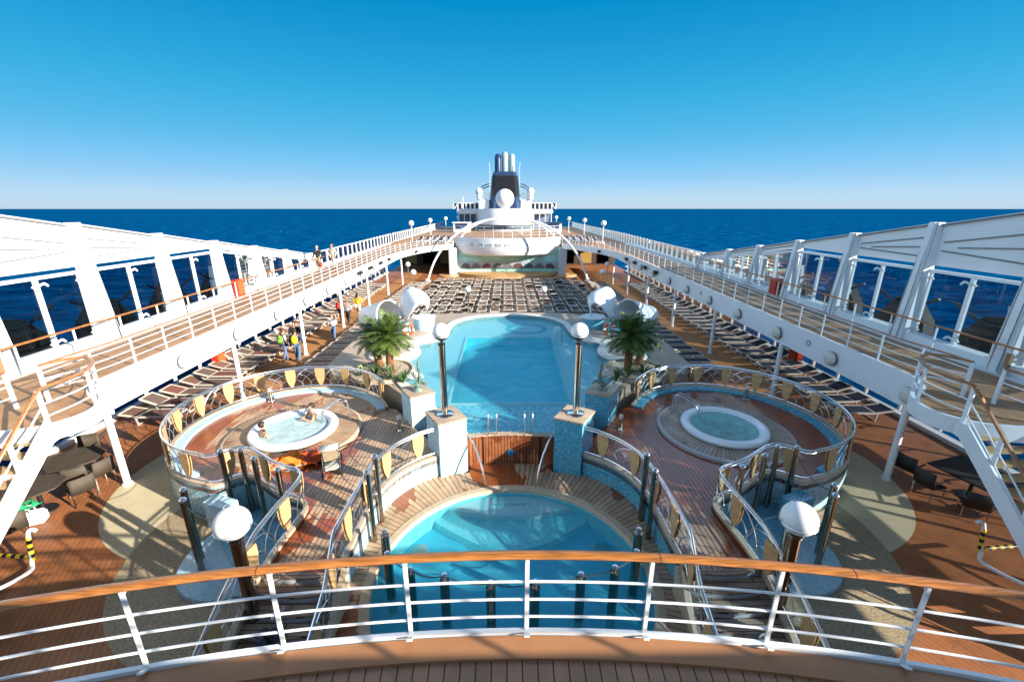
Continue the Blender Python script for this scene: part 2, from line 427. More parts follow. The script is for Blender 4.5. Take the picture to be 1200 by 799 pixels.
def arc(cx, cy, r, a0, a1, n):
    return [(cx+r*math.cos(R(lerp(a0, a1, i/n))), cy+r*math.sin(R(lerp(a0, a1, i/n)))) for i in range(n+1)]
def mir(pts, s): return [(p[0]*s,)+tuple(p[1:]) for p in pts]
def offset(path, d):
    """offset an open polyline to its left by d"""
    out = []
    k = len(path)
    for i in range(k):
        a = Vector(path[max(0, i-1)][:2]); b = Vector(path[min(k-1, i+1)][:2])
        t = (b-a).normalized(); n = Vector((-t.y, t.x)); p = path[i]
        out.append((p[0]+n.x*d, p[1]+n.y*d)+tuple(p[2:]))
    return out
SIDE = {-1: 'left', 1: 'right'}
H = 9.0
def zw(y): return 3.7+.012*(min(max(y, 13), 62)-13)
# ------------------------------------------------------------------ camera, world, sun
cam = bpy.data.cameras.new('camera'); co = bpy.data.objects.new('camera', cam); COL.objects.link(co); SC.camera = co
cam.sensor_width = 36; cam.sensor_fit = 'HORIZONTAL'; cam.lens = 15.0; cam.clip_end = 90000; cam.clip_start = .05
pitch = math.atan(155/500); yaw = math.atan(6*math.cos(pitch)/500)
co.location = (-.1, 0, H); co.rotation_euler = (PI/2-pitch, 0, -yaw)
SUN_EL, SUN_TRAVEL = R(20.3), R(153.2)
to_sun = Vector((-math.cos(SUN_TRAVEL)*math.cos(SUN_EL), -math.sin(SUN_TRAVEL)*math.cos(SUN_EL), math.sin(SUN_EL)))
sl = bpy.data.lights.new('sun', 'SUN'); sl.energy = 5.0; sl.angle = R(.5); sl.color = (1, .93, .82)
so = bpy.data.objects.new('sun', sl); COL.objects.link(so); so.rotation_euler = (-to_sun).to_track_quat('-Z', 'Y').to_euler(); so.location = (40, -20, 40)
w = bpy.data.worlds.new('World'); SC.world = w; w.use_nodes = True; nt = w.node_tree
bg = nt.nodes['Background']
sky = N(nt, 'ShaderNodeTexSky'); sky.sky_type = 'NISHITA'; sky.sun_disc = False; sky.sun_elevation = SUN_EL
sky.sun_rotation = math.atan2(to_sun.x, to_sun.y)
sky.air_density = 1.0; sky.dust_density = .2; sky.ozone_density = 2.0; sky.altitude = 30
hs = N(nt, 'ShaderNodeHueSaturation'); hs.inputs['Saturation'].default_value = 1.0
# tint by elevation; an added bright band above the view serves as fill light
tc = N(nt, 'ShaderNodeTexCoord'); sp = N(nt, 'ShaderNodeSeparateXYZ'); L(nt, tc.outputs['Generated'], sp.inputs[0])
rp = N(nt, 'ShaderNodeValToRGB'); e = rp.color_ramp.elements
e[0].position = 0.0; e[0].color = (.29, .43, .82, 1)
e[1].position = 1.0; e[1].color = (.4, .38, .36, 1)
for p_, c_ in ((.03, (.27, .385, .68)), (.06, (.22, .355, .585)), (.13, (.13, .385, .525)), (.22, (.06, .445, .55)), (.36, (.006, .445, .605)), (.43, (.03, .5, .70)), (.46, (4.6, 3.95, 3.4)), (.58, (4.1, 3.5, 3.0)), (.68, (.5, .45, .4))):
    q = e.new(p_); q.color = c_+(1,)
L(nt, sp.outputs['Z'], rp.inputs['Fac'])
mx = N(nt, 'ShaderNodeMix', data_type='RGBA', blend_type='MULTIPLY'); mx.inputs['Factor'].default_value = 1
# the same sky all round: read the sky at this height above the horizon in one fixed direction
z2 = N(nt, 'ShaderNodeMath', operation='MULTIPLY'); L(nt, sp.outputs['Z'], z2.inputs[0]); L(nt, sp.outputs['Z'], z2.inputs[1])
om = N(nt, 'ShaderNodeMath', operation='SUBTRACT'); om.inputs[0].default_value = 1; L(nt, z2.outputs[0], om.inputs[1])
sq = N(nt, 'ShaderNodeMath', operation='SQRT'); L(nt, om.outputs[0], sq.inputs[0])
cv = N(nt, 'ShaderNodeCombineXYZ'); L(nt, sq.outputs[0], cv.inputs['Y']); L(nt, sp.outputs['Z'], cv.inputs['Z'])
L(nt, cv.outputs[0], sky.inputs['Vector'])
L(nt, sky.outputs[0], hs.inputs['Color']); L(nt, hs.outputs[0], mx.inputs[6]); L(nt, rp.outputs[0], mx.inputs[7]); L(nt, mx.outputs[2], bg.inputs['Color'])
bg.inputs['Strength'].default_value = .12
SC.view_settings.view_transform = 'Standard'; SC.view_settings.look = 'None'; SC.view_settings.gamma = 1; SC.view_settings.exposure = 1.3
SC.view_settings.use_curve_mapping = False
SC.cycles.use_denoising = True
SC.cycles.max_bounces = 8; SC.cycles.transparent_max_bounces = 14; SC.cycles.glossy_bounces = 3; SC.cycles.diffuse_bounces = 2
SC.cycles.sample_clamp_indirect = 6; SC.cycles.caustics_reflective = False; SC.cycles.caustics_refractive = False

# ------------------------------------------------------------------ sea
m, nt, b = newmat('sea_water')
b.inputs['Roughness'].default_value = .32; b.inputs['Specular IOR Level'].default_value = 0
tc = N(nt, 'ShaderNodeTexCoord'); n1 = N(nt, 'ShaderNodeTexNoise'); n1.inputs['Scale'].default_value = .07; n1.inputs['Detail'].default_value = 9; n1.inputs['Roughness'].default_value = .68
mp = N(nt, 'ShaderNodeMapping'); mp.inputs['Scale'].default_value = (.6, 1.5, 1); mp.inputs['Rotation'].default_value = (0, 0, R(20))
L(nt, tc.outputs['Object'], mp.inputs[0]); L(nt, mp.outputs[0], n1.inputs['Vector'])
r = N(nt, 'ShaderNodeValToRGB'); e = r.color_ramp.elements
e[0].position = .43; e[0].color = (.0, .043, .128, 1); e[1].position = .58; e[1].color = (.001, .096, .235, 1)
q = e.new(.70); q.color = (.40, .48, .56, 1); q = e.new(.655); q.color = (.004, .088, .235, 1)
L(nt, n1.outputs['Fac'], r.inputs['Fac']); L(nt, r.outputs[0], b.inputs['Base Color'])
bp = N(nt, 'ShaderNodeBump'); bp.inputs['Strength'].default_value = .8; bp.inputs['Distance'].default_value = 1.2
L(nt, n1.outputs['Fac'], bp.inputs['Height']); L(nt, bp.outputs['Normal'], b.inputs['Normal'])
o = MB().sheet(arc(0, 0, 60000, 0, 357, 119), -29).build('sea', m, smooth=False); struct(o, 'deep blue open sea')

# ------------------------------------------------------------------ ship body and main deck
hp = [(-18, -45), (18, -45), (18, 150), (12, 178), (0, 192), (-12, 178), (-18, 150)]
struct(MB().prism(hp, -30, -1.3).build('ship_hull', white, smooth=False))
# foot-print of the pool structures is left out of the deck sheet only where water basins go below it
struct(MB().prism([(-17.95, -20), (17.95, -20), (17.95, 120), (-17.95, 120)], -.12, 0, holes=[arc(0, 8.3, 3.36, 0, 356, 60)]).build('pool_deck', deck_m, smooth=False))
struct(MB().sheet([(-9.6, 32.5), (9.6, 32.5), (9.6, 55.9), (-9.6, 55.9)], .004).build('lounge_floor', plain('lounge_floor', (.36, .275, .20), .6, var=.12, vscale=1.2), smooth=False))
for s in (-1, 1):
    struct(MB().sheet(mir([(12.15, 20), (14.65, 20), (14.65, 64), (12.15, 64)], s), .004).build('side_path', strip_m, smooth=False))
    # round inlaid floor: cream crescent round a speckled field
    struct(MB().sheet(mir(arc(8.9, 13.6, 4.5, 0, 355, 72), s), .004).build('cream_floor', creamfl, smooth=False))
    struct(MB().sheet(mir([(max(3.95, p[0]), p[1]) for p in arc(6.15, 10.45, 4.35, 0, 355, 72)], s), .008).build('speckled_floor', terraz_m, smooth=False))

# ------------------------------------------------------------------ superstructure behind the viewpoint and the balcony below it
sp_ = thing('superstructure', 'white deckhouse below and behind the viewpoint', 'deckhouse', (0, -6, 0))
MB().box((0, -8.6, 3.6), (36, 16, 7.2)).build('wall', white, sp_, smooth=False)
MB().box((0, -8.4, 7.25), (36, 15.8, .1)).build('roof_deck', walk_m, sp_, smooth=False)
m_ = MB()
for z in (7.65, 7.95): m_.bar((-18, -.6, z), (18, -.6, z), .04)
for i in range(25): m_.bar((-18+1.5*i, -.6, 7.2), (-18+1.5*i, -.6, 8.3), .05)
m_.build('roof_rail', white, sp_, smooth=False)
MB().bar((-18, -.6, 8.32), (18, -.6, 8.32), .12, .06).build('roof_handrail', teakrail, sp_, smooth=False)

BR, BCY = 24.6, 4.25-24.6                     # the balcony's curved front
def bal(r, z, a0=-24, a1=24, n=60):
    return [((BR+r)*math.sin(R(lerp(a0, a1, i/n))), BCY+(BR+r)*math.cos(R(lerp(a0, a1, i/n))), z) for i in range(n+1)]
def balpoly(r0, r1): return [p[:2] for p in bal(r1, 0)]+[p[:2] for p in bal(r0, 0)][::-1]
struct(MB().prism(balpoly(-5.2, -.32), 3.4, 3.58).build('balcony_deck', balc_m, smooth=False))
struct(MB().prism(balpoly(-.32, -.02), 3.32, 3.62).build('balcony_margin', balc_c, smooth=False))
struct(MB().prism(balpoly(-.02, .06), 3.1, 3.60).build('balcony_edge', white, smooth=False))
rl = thing('balcony_railing', 'curved white railing with a varnished teak handrail across the foreground', 'railing', (0, 4.3, 3.6))
MB().tube(bal(.06, 4.86), 0, n=10, radii=[(.072, .038)]*61).build('handrail', teakrail2, rl)
for px in (-3.1, 1.78, 4.0):
    a_ = math.asin(px/BR); c_ = Vector(((BR+.06)*math.sin(a_), BCY+(BR+.06)*math.cos(a_), 4.86)); t_ = Vector((math.cos(a_), -math.sin(a_), 0))
    MB().tube([c_-t_*.004, c_+t_*.004], 0, n=12, radii=[(.0735, .0395)]*2).build('joint', black, rl)
for z, rr in ((3.87, .017), (4.16, .017), (4.45, .017)):
    MB().tube(bal(.05, z), rr, n=8).build('rail', white, rl)
MB().strip(bal(.0, 0), bal(.06, 0), 3.62, 3.66).build('foot_bar', white, rl, smooth=False)
pp = None
for px in (-7.6, -6.1, -4.52, -2.97, -1.38, .14, 1.69, 3.22, 4.76, 6.3, 7.9):
    a = math.asin(px/BR)
    if pp is None:
        mb = MB(); mb.box((0, .03, .60), (.056, .022, 1.22)); mb.box((0, -.03, .06), (.075, .15, .024), rx=R(-30)); mb.box((0, .04, 1.2), (.05, .05, .06))
        pp = mb.build('post', white, rl, local=True, bevel=.004)
        q = pp
    else: q = inst(pp, 'post', rl)
    q.location = (BR*math.sin(a), BCY+BR*math.cos(a)-4.3, 0); q.rotation_euler = (0, 0, -a)

# ------------------------------------------------------------------ walkways one deck up on both sides
INNER = [(13.8, 4), (13.8, 9.3), (12.4, 9.42), (11.7, 9.7), (11.35, 10.3), (11.5, 10.95), (11.95, 11.5), (12.6, 11.95), (13.05, 12.4), (13.15, 13.2), (13.15, 20), (13.15, 28), (13.15, 36), (13.15, 43), (12.95, 47), (12.4, 51), (11.4, 54.8), (9.8, 58), (7.6, 60.6)]
inner_s = [tuple(p) for p in smooth_path([(a, b, 0) for a, b in INNER[1:]], 2)]
COLS_Y = (12.65, 19.4, 26.2, 32.9, 39.6, 46.3, 53)
for s in (-1, 1):
    side = SIDE[s]
    ins = [(p[0]*s, p[1]) for p in inner_s]
    fz = lambda x, y: zw(y); fz2 = lambda x, y: zw(y)-.3
    poly = [(13.8*s, 4)]+ins+[(7.6*s, 61.5), (17.3*s, 61.5)]+[(17.3*s, y) for y in (50, 40, 30, 20, 13, 4)]
    struct(MB().prism(poly, fz2, fz).build('walkway_deck', white, smooth=False), f'upper walkway along the {side} side')
    # teak strip laid on it
    ti = [(p[0]-s*0+s*.14, p[1]) for p in ins]
    tin = [(x, y) for x, y in offset(ins, -.14*s)]
    tpoly = tin+[(7.7*s, 61.4), (16.1*s, 61.4)]+[(16.1*s, y) for y in (50, 40, 30, 20, 13, 4)]+[(13.95*s, 4)]
    struct(MB().prism(tpoly, lambda x, y: zw(y)-.05, lambda x, y: zw(y)+.012).build('walkway_planks', walk_m, smooth=False))
    # girder face
    k = len(ins); mb = MB(); A = []; Bp = []
    for i, p in enumerate(ins):
        t = min(1, max(0, (p[1]-11.6)/1.2)); dep = lerp(.30, .98, t)
        if p[1] > 44: dep = lerp(.98, .62, min(1, (p[1]-44)/6))
        A.append((p[0], p[1], zw(p[1]), dep))
    o2 = offset([a[:2] for a in A], .1*s)
    V = []
    for a, b2 in zip(A, o2):
        V.append([mb.bm.verts.new(v) for v in ((a[0], a[1], a[2]-a[3]), (b2[0], b2[1], a[2]-a[3]), (b2[0], b2[1], a[2]+.13), (a[0], a[1], a[2]+.13))])
    for i in range(k-1):
        for j in range(4): mb.bm.faces.new((V[i][j], V[i][(j+1) % 4], V[i+1][(j+1) % 4], V[i+1][j]))
    mb.bm.faces.new(V[0][::-1]); mb.bm.faces.new(V[-1])
    g = tag(mb.build('walkway_girder', white), f'white curved girder edging the {side} walkway', 'girder')
    # round emblem rings on the girder
    for i, y in enumerate((17.6, 28.4)):
        o = MB().tube([(13.03*s, y+.11*math.cos(a), zw(y)-.35+.11*math.sin(a)) for a in [2*PI*j/20 for j in range(20)]], .018, n=5, closed=True).build('ring_badge', plain('ring_grey%d%d' % (s, i), (.25, .3, .36), .5))
        tag(o, f'small grey ring on the {side} girder, {nth(i)} from the near end', 'ring')
    # columns
    c0 = None
    for i, y in enumerate(COLS_Y):
        lab = f'white round column holding up the {side} walkway, {nth(i)} from the near end'
        if c0 is None:
            c0 = thing('support_column', lab, 'column', (13.1*s, y, 0), 0, 'columns under the walkways')
            MB().cyl((0, 0, .06), (0, 0, 2.86), .105, n=20).build('shaft', white, c0, local=True)
            MB().cyl((0, 0, 0), (0, 0, .06), .15, n=20).build('foot', white, c0, local=True)
        else:
            dz = zw(y)-.9
            q = dup(c0, (13.1*s, y, 0), 0, lab, 'columns under the walkways'); q.scale = (1, 1, dz/2.84)
    # disc lamps on the girder
    lampw = MATS.get('lamp_glass') or plain('lamp_glass', (.66, .60, .52), .4)
    l0 = None
    ys = (12.6, 16.1, 19.7, 23.4, 27.0, 30.6, 34.2, 38.0, 41.8, 45.6)
    for i, y in enumerate(ys):
        lab = f'round flat lamp on the {side} girder, {nth(i)} from the near end'
        loc = (13.0*s-.05*s, y, zw(y)-.52)
        if l0 is None:
            l0 = thing('wall_lamp', lab, 'lamp', loc, 0 if s > 0 else PI, 'round lamps along the girders')
            MB().lathe([(.0, -.16), (.12, -.155), (.22, -.11), (.27, -.03), (.275, .0), (0, .0)], n=28).build('diffuser', lampw, l0, local=True).rotation_euler = (0, R(90), 0)
            MB().cyl((0, 0, 0), (.04, 0, 0), .29, n=28).build('base', MATS.get('lamp_rim') or plain('lamp_rim', (.12, .12, .12), .5), l0, local=True)
        else: dup(l0, loc, 0 if s > 0 else PI, lab, 'round lamps along the girders')
    # black floodlights
    l0 = None
    for i, y in enumerate((37.2, 40.2, 43.6, 46.4, 54.0)):
        lab = f'small black floodlight on the {side} girder, {nth(i)} from the near end'
        xx = 13.02 if y < 45 else (12.95 if y < 50 else 11.55)
        loc = (xx*s-.05*s, y, zw(y)-.30)
        if l0 is None:
            l0 = thing('floodlight', lab, 'floodlight', loc, 0 if s > 0 else PI, 'floodlights along the girders')
            MB().box((-.16, 0, 0), (.3, .5, .3), ry=R(25)).build('housing', black, l0, local=True, bevel=.02)
            MB().bar((.05, 0, .05), (-.1, 0, 0), .06).build('bracket', black, l0, local=True)
        else: dup(l0, loc, 0 if s > 0 else PI, lab, 'floodlights along the girders')

# ------------------------------------------------------------------ railings
def railing(root, path, height=1.02, levels=(.28, .53, .78), step=1.45, hm=teakrail, pm=white, hr=(.05, .028), rr=.016, post=.03, posts=True):
    """path: 3D points at deck level"""
    p, ln = resample(path, .35)
    MB().tube([q+Vector((0, 0, height)) for q in p], 0, n=8, radii=[hr]*len(p)).build('handrail', hm, root)
    for z in levels:
        MB().tube([q+Vector((0, 0, z)) for q in p], rr, n=6).build('rail', pm, root)
    if posts:
        pp, _ = resample(path, step)
        src = None; base = Vector(root.location)
        for i, q in enumerate(pp):
            t = (pp[min(i+1, len(pp)-1)]-pp[max(i-1, 0)]); a = math.atan2(t.y, t.x)
            if src is None:
                src = MB().box((0, 0, height/2-.06), (post*2.2, post*.9, height+.12)).build('post', pm, root, local=True); o = src
            else: o = inst(src, 'post', root)
            o.location = q-base; o.rotation_euler = (0, 0, a)
for s in (-1, 1):
    side = SIDE[s]
    pin = [(p[0], p[1], zw(p[1])+.1) for p in offset([(q[0]*s, q[1]) for q in inner_s if q[1] > 12.9], .05*s)]
    t = thing('walkway_railing', f'long white railing on the inner edge of the {side} walkway', 'railing', (13.1*s, 13, 3.7), 0, 'walkway railings')
    railing(t, [(13.2*s, 11.3, 3.8), (13.2*s, 12.2, 3.8)]+pin)
    # loop of rail round the head of the stairs, then down the stairs
    t = thing('stair_railing', f'white railing with teak handrail looping down the inner side of the {side} stairs', 'railing', (11.6*s, 10.3, 3.7))
    loop = smooth_path([(13.2*s, 11.3, 3.8), (12.9*s, 12.0, 3.8), (12.45*s, 12.05, 3.8), (11.8*s, 11.45, 3.8), (11.45*s, 10.8, 3.8), (11.45*s, 10.2, 3.8), (11.6*s, 9.75, 3.75)], 2)
    loop = [tuple(q) for q in loop]+[(11.6*s, 8.6, 2.62), (11.6*s, 7.4, 1.42), (11.6*s, 6.1, .12)]
    railing(t, loop, levels=(.3, .62), step=1.2, rr=.02, post=.045, hr=(.06, .035))
    t = thing('stair_railing', f'short white outer railing beside the {side} stairs', 'railing', (13.6*s, 9.6, 3.7))
    railing(t, [(13.7*s, 10.9, 3.75), (13.7*s, 9.6, 3.75), (13.7*s, 8.6, 2.65), (13.7*s, 6.1, .15)], levels=(.3, .62), step=1.2, rr=.02, post=.045, hr=(.06, .035))
    # stairs
    st = thing('deck_stairs', f'white steel stairs with teak treads up to the {side} walkway', 'stairs', (12.6*s, 7.9, 0))
    for xx in (11.55, 13.65):
        mb = MB(); a = [(9.75, 3.72), (9.75, 3.2), (6.0, -.0), (5.6, .0), (5.6, .15)]
        prof = [(9.8, 3.78), (9.8, 3.42), (9.62, 3.38), (5.98, 0.0), (5.55, 0.0), (5.55, .03), (9.5, 3.78)]
        f1 = [mb.bm.verts.new(((xx-.05)*s, y, z)) for y, z in prof]; f2 = [mb.bm.verts.new(((xx+.05)*s, y, z)) for y, z in prof]
        mb.bm.faces.new(f1); mb.bm.faces.new(f2[::-1])
        for i in range(len(prof)): mb.bm.faces.new((f1[i], f1[(i+1) % len(prof)], f2[(i+1) % len(prof)], f2[i]))
        mb.build('stringer', white, st, smooth=False)
    for i in range(1, 16):
        z = 3.7*i/16; y = 5.75+(9.75-5.75)*(i/16)
        MB().box((12.6*s, y, z), (2.0, .29, .05)).build('tread', plain('stair_tread', (.50, .32, .15), .5) if 'stair_tread' not in MATS else MATS['stair_tread'], st, smooth=False)
    # yellow and black barrier under the stairs
    bt = thing('safety_barrier', f'yellow and black striped tube barrier under the {side} stairs', 'barrier', (12.5*s, 8.6, 0))
    pth = [(12.0*s, 9.0, 1.25), (12.1*s, 9.0, 1.3), (12.2*s, 8.98, 1.25), (12.25*s, 8.9, .5), (12.25*s, 8.85, .32), (12.2*s, 8.8, .22), (12.3*s, 8.5, .2), (12.6*s, 8.0, .2), (12.9*s, 7.5, .2)]
    MB().tube(smooth_path(pth, 2), .045, n=8).build('tube', white, bt)
    MB().tube([(12.25*s, 8.92, .5), (13.3*s, 9.0, .5)], .04, n=8).build('crossbar', white, bt)
    def bands(p0, p1, n):
        p0, p1 = Vector(p0), Vector(p1)
        for i in range(n):
            MB().cyl(p0.lerp(p1, i/n), p0.lerp(p1, (i+1)/n), .052, n=10).build('yellow_band' if i % 2 == 0 else 'black_band', yellow if i % 2 == 0 else black, bt)
    bands((12.215*s, 8.965, 1.1), (12.25*s, 8.9, .42), 7)
    bands((12.3*s, 8.925, .5), (13.3*s, 9.0, .5), 8)
    bands((12.62*s, 7.97, .2), (12.9*s, 7.5, .2), 4)

# ------------------------------------------------------------------ glazed wind screens of the upper deck
RIB_Y = (-2.4, 1.5, 5.45, 9.4, 13.4, 17.3, 21.25, 25.2, 29.1, 33.0, 37.4)
def ptop(y): return 8.5-.155*(y-17.0) if y > 9 else (8.05 if y > 3 else 7.3)
for s in (-1, 1):
    side = SIDE[s]; X = 16.95*s
    shade_line_m = MATS.get('shade_line_grey') or plain('shade_line_grey', (.22, .222, .225), .7, spec=.1); ws = thing('wind_screen', f'tall white framed glass wind screen along the {side} walkway', 'wind screen', (X, 9.4, 3.7))  # grey strips paint in the shadow lines of the ribs and panel ridges
    for y in RIB_Y:
        zt = ptop(y)+.03; z0 = zw(y)
        mb = MB()
        for (w0, w1, dx, th) in ((.62, .40, -.02, .30), (.38, .26, -.20, .10)):
            xa = X+s*dx
            pr = [(xa-s*th/2-s*.32, y-w0/2, z0), (xa-s*th/2-s*.32, y+w0/2, z0), (xa+s*th/2, y+w0/2, z0), (xa+s*th/2, y-w0/2, z0)]
            pt = [(xa-s*th/2, y-w1/2, zt), (xa-s*th/2, y+w1/2, zt), (xa+s*th/2, y+w1/2, zt), (xa+s*th/2, y-w1/2, zt)]
            a = [mb.bm.verts.new(p) for p in pr]; b2 = [mb.bm.verts.new(p) for p in pt]
            mb.bm.faces.new(a); mb.bm.faces.new(b2)
            for i in range(4): mb.bm.faces.new((a[i], a[(i+1) % 4], b2[(i+1) % 4], b2[i]))
        rb = mb.build('rib', white, ws, smooth=False, bevel=.012)
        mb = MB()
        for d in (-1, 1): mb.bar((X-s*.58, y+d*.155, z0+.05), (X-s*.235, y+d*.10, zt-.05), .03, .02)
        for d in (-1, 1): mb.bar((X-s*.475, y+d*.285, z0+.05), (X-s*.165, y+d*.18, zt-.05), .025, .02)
        mb.build('shade_line', shade_line_m, rb, smooth=False)
    for y0, y1 in zip(RIB_Y, RIB_Y[1:]):
        zb0, zb1 = 6.83, 6.83
        za0, za1 = ptop(y0), ptop(y1)
        a, b2 = y0+.22, y1-.22
        if za1 > 6.3:
            if za0 < 7.0 or za1 < 7.0: zb0 = min(6.83, za0-.45); zb1 = min(6.83, za1-.45)
        else: zb0, zb1 = min(6.83, za0-.5), za1-.4
        mb = MB()
        for dx0, dx1 in ((.06, .16),):
            v = [mb.bm.verts.new(p) for p in ((X+s*dx0, a, zb0), (X+s*dx0, b2, zb1), (X+s*dx0, b2, za1), (X+s*dx0, a, za0), (X+s*dx1, a, zb0), (X+s*dx1, b2, zb1), (X+s*dx1, b2, za1), (X+s*dx1, a, za0))]
            for f in ((0, 1, 2, 3), (4, 5, 6, 7), (0, 1, 5, 4), (1, 2, 6, 5), (2, 3, 7, 6), (3, 0, 4, 7)): mb.bm.faces.new([v[i] for i in f])
        pn = mb.build('top_panel', white, ws, smooth=False)
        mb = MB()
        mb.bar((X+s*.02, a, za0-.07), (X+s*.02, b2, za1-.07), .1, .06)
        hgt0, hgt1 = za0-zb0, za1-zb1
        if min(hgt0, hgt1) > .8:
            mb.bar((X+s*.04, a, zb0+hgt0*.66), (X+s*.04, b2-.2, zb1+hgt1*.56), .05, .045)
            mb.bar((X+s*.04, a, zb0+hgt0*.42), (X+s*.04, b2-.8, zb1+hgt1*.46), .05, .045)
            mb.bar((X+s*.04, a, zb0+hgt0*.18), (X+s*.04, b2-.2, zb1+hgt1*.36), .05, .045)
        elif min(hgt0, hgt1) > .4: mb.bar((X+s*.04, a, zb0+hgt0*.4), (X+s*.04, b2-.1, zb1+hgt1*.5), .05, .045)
        mb.build('ridge', shade_line_m, pn, smooth=False)
        zr0, zr1 = min(6.62, zb0-.1), min(6.62, zb1-.1)
        MB().bar((X+s*.02, a, zr0), (X+s*.02, b2, zr1), .1, .12).build('glass_rail', white, ws, smooth=False)
        ym = (y0+y1)/2
        for yy in (a+.12, ym, b2-.12):
            t = (yy-a)/(b2-a); zz = lerp(zr0, zr1, t)
            mu = MB().box((X+s*.0, yy, (zw(yy)+.33+zz)/2), (.10, .14 if yy == ym else .09, zz-zw(yy)-.33)).build('mullion', white, ws, smooth=False)
            if yy == ym or yy > ym:
                for zc in (zz-.28, zw(yy)+.5):
                    mb = MB()
                    for d in (-1, 1):
                        mb.bar((X-s*.06, yy, zc), (X-s*.16, yy+d*.14, zc+.09), .05, .07); mb.bar((X-s*.16, yy+d*.14, zc+.09), (X-s*.14, yy+d*.27, zc-.03), .05, .07)
                    mb.build('clamp', white, mu, smooth=False)
        for (p, q) in ((a+.06, ym), (ym, b2-.06)):
            mb = MB(); tp, tq = (p-a)/(b2-a), (q-a)/(b2-a)
            mb.quad((X+s*.04, p, zw(p)+.33), (X+s*.04, q, zw(q)+.33), (X+s*.04, q, lerp(zr0, zr1, tq)), (X+s*.04, p, lerp(zr0, zr1, tp)))
            mb.build('pane', pane_m, ws, smooth=False)
        MB().bar((X-s*.12, y0+.3, zw(y0)+.17), (X-s*.12, y1-.3, zw(y1)+.17), .5, .34).build('sill', white, ws, smooth=False)
    MB().bar((X-s*.82, 9.4, zw(9.4)+1.0), (X-s*.82, 40, zw(40)+1.0), .09, .05).build('grab_rail', teakrail, ws, smooth=False)
    src = None
    for y in [11.4+1.97*i for i in range(14)]:
        if src is None: src = MB().box((0, 0, .5), (.05, .05, 1.0)).build('grab_rail_post', white, ws, smooth=False, local=True); q = src
        else: q = inst(src, 'grab_rail_post', ws)
        q.location = (-s*.82, y-9.4, zw(y)-3.7)
    # far, lower glazed balustrade
    bs = thing('glass_balustrade', f'low glass balustrade with white posts far along the {side} side', 'balustrade', (X, 38, 4))
    MB().bar((X, 38, zw(38)+1.32), (X, 118, zw(62)+1.38), .12, .08).build('top_rail', white, bs, smooth=False)
    MB().bar((X, 38, zw(38)+.12), (X, 118, zw(62)+.12), .14, .24).build('kerb', white, bs, smooth=False)
    src = None
    for i in range(58):
        y = 38+1.36*i
        if src is None: src = MB().box((0, 0, .66), (.1, .13, 1.3)).build('post', white, bs, smooth=False, local=True); q = src
        else: q = inst(src, 'post', bs)
        q.location = (0, y-38, zw(y)-4)
    MB().quad((X+s*.05, 38, zw(38)+.2), (X+s*.05, 118, zw(62)+.2), (X+s*.05, 118, zw(62)+1.3), (X+s*.05, 38, zw(38)+1.3)).build('pane', pane_m, bs, smooth=False)
    # lower windows at the ship's side under the walkway
    lw = thing('window_wall', f'row of tinted windows under the {side} walkway', 'window wall', (17.7*s, 20, 0))
    XL = 17.7*s
    MB().box((XL, 34, .08), (.35, 60, .16)).build('sill', white, lw, smooth=False)
    MB().box((XL, 34, 3.0), (.25, 60, .5)).build('head', white, lw, smooth=False)
    src = None
    for i in range(31):
        y = 6+1.9*i
        if src is None:
            src = MB().box((0, 0, 1.52), (.12, .12, 2.5)).build('mullion', white, lw, smooth=False, local=True)
            mb = MB()
            for d in (-1, 1):
                mb.bar((-s*.05, 0, .75), (-s*.3, d*.3, .95), .04, .05); mb.bar((-s*.3, d*.3, .95), (-s*.5, d*.42, .88), .04, .05)
            br = mb.build('bracket', white, lw, smooth=False, local=True); q = src; q2 = br
        else: q = inst(src, 'mullion', lw); q2 = inst(br, 'bracket', lw)
        q.location = (0, y-20, 0); q2.location = (0, y-20, 0)
    MB().quad((XL+s*.04, 4, .16), (XL+s*.04, 62, .16), (XL+s*.04, 62, 2.75), (XL+s*.04, 4, 2.75)).build('pane', lowpane, lw, smooth=False)

    # boat davits standing outboard of the wind screen
    dmat = MATS.get('davit_dark') or plain('davit_dark', (.035, .028, .022), .5, var=.3)
    dv = None
    for i, y in enumerate((11.2, 15.4, 19.3, 23.3, 27.2)):
        lab = f'dark boat davit seen through the {side} wind screen, {nth(i)} from the near end'
        if dv is None:
            dv = thing('boat_davit', lab, 'davit', (18.7*s, y, 2.0), 0, 'davits behind the wind screens')
            mb = MB(); prof = [(-1.5, 0), (1.3, 0), (1.45, 1.9), (.5, 3.0), (-.2, 3.15), (-1.1, 2.2)]
            f1 = [mb.bm.verts.new((-.25, a, z)) for a, z in prof]; f2 = [mb.bm.verts.new((.25, a, z)) for a, z in prof]
            mb.bm.faces.new(f1); mb.bm.faces.new(f2[::-1])
            for k_ in range(6): mb.bm.faces.new((f1[k_], f1[(k_+1) % 6], f2[(k_+1) % 6], f2[k_]))
            mb.build('housing', dmat, dv, local=True, smooth=False)
            MB().bar((-.3*s, -.9, .5), (-.3*s, -.4, 3.6), .2, .26).build('arm', steel if 0 else pylon_m, dv, local=True, smooth=False)
            MB().tube([(-.35*s, -1.6+3.2*k_/10, 3.3-.55*math.sin(PI*k_/10)) for k_ in range(11)], .06, n=6).build('cable', dmat, dv, local=True)
        else: dup(dv, (18.7*s, y, 2.0), 0, lab)
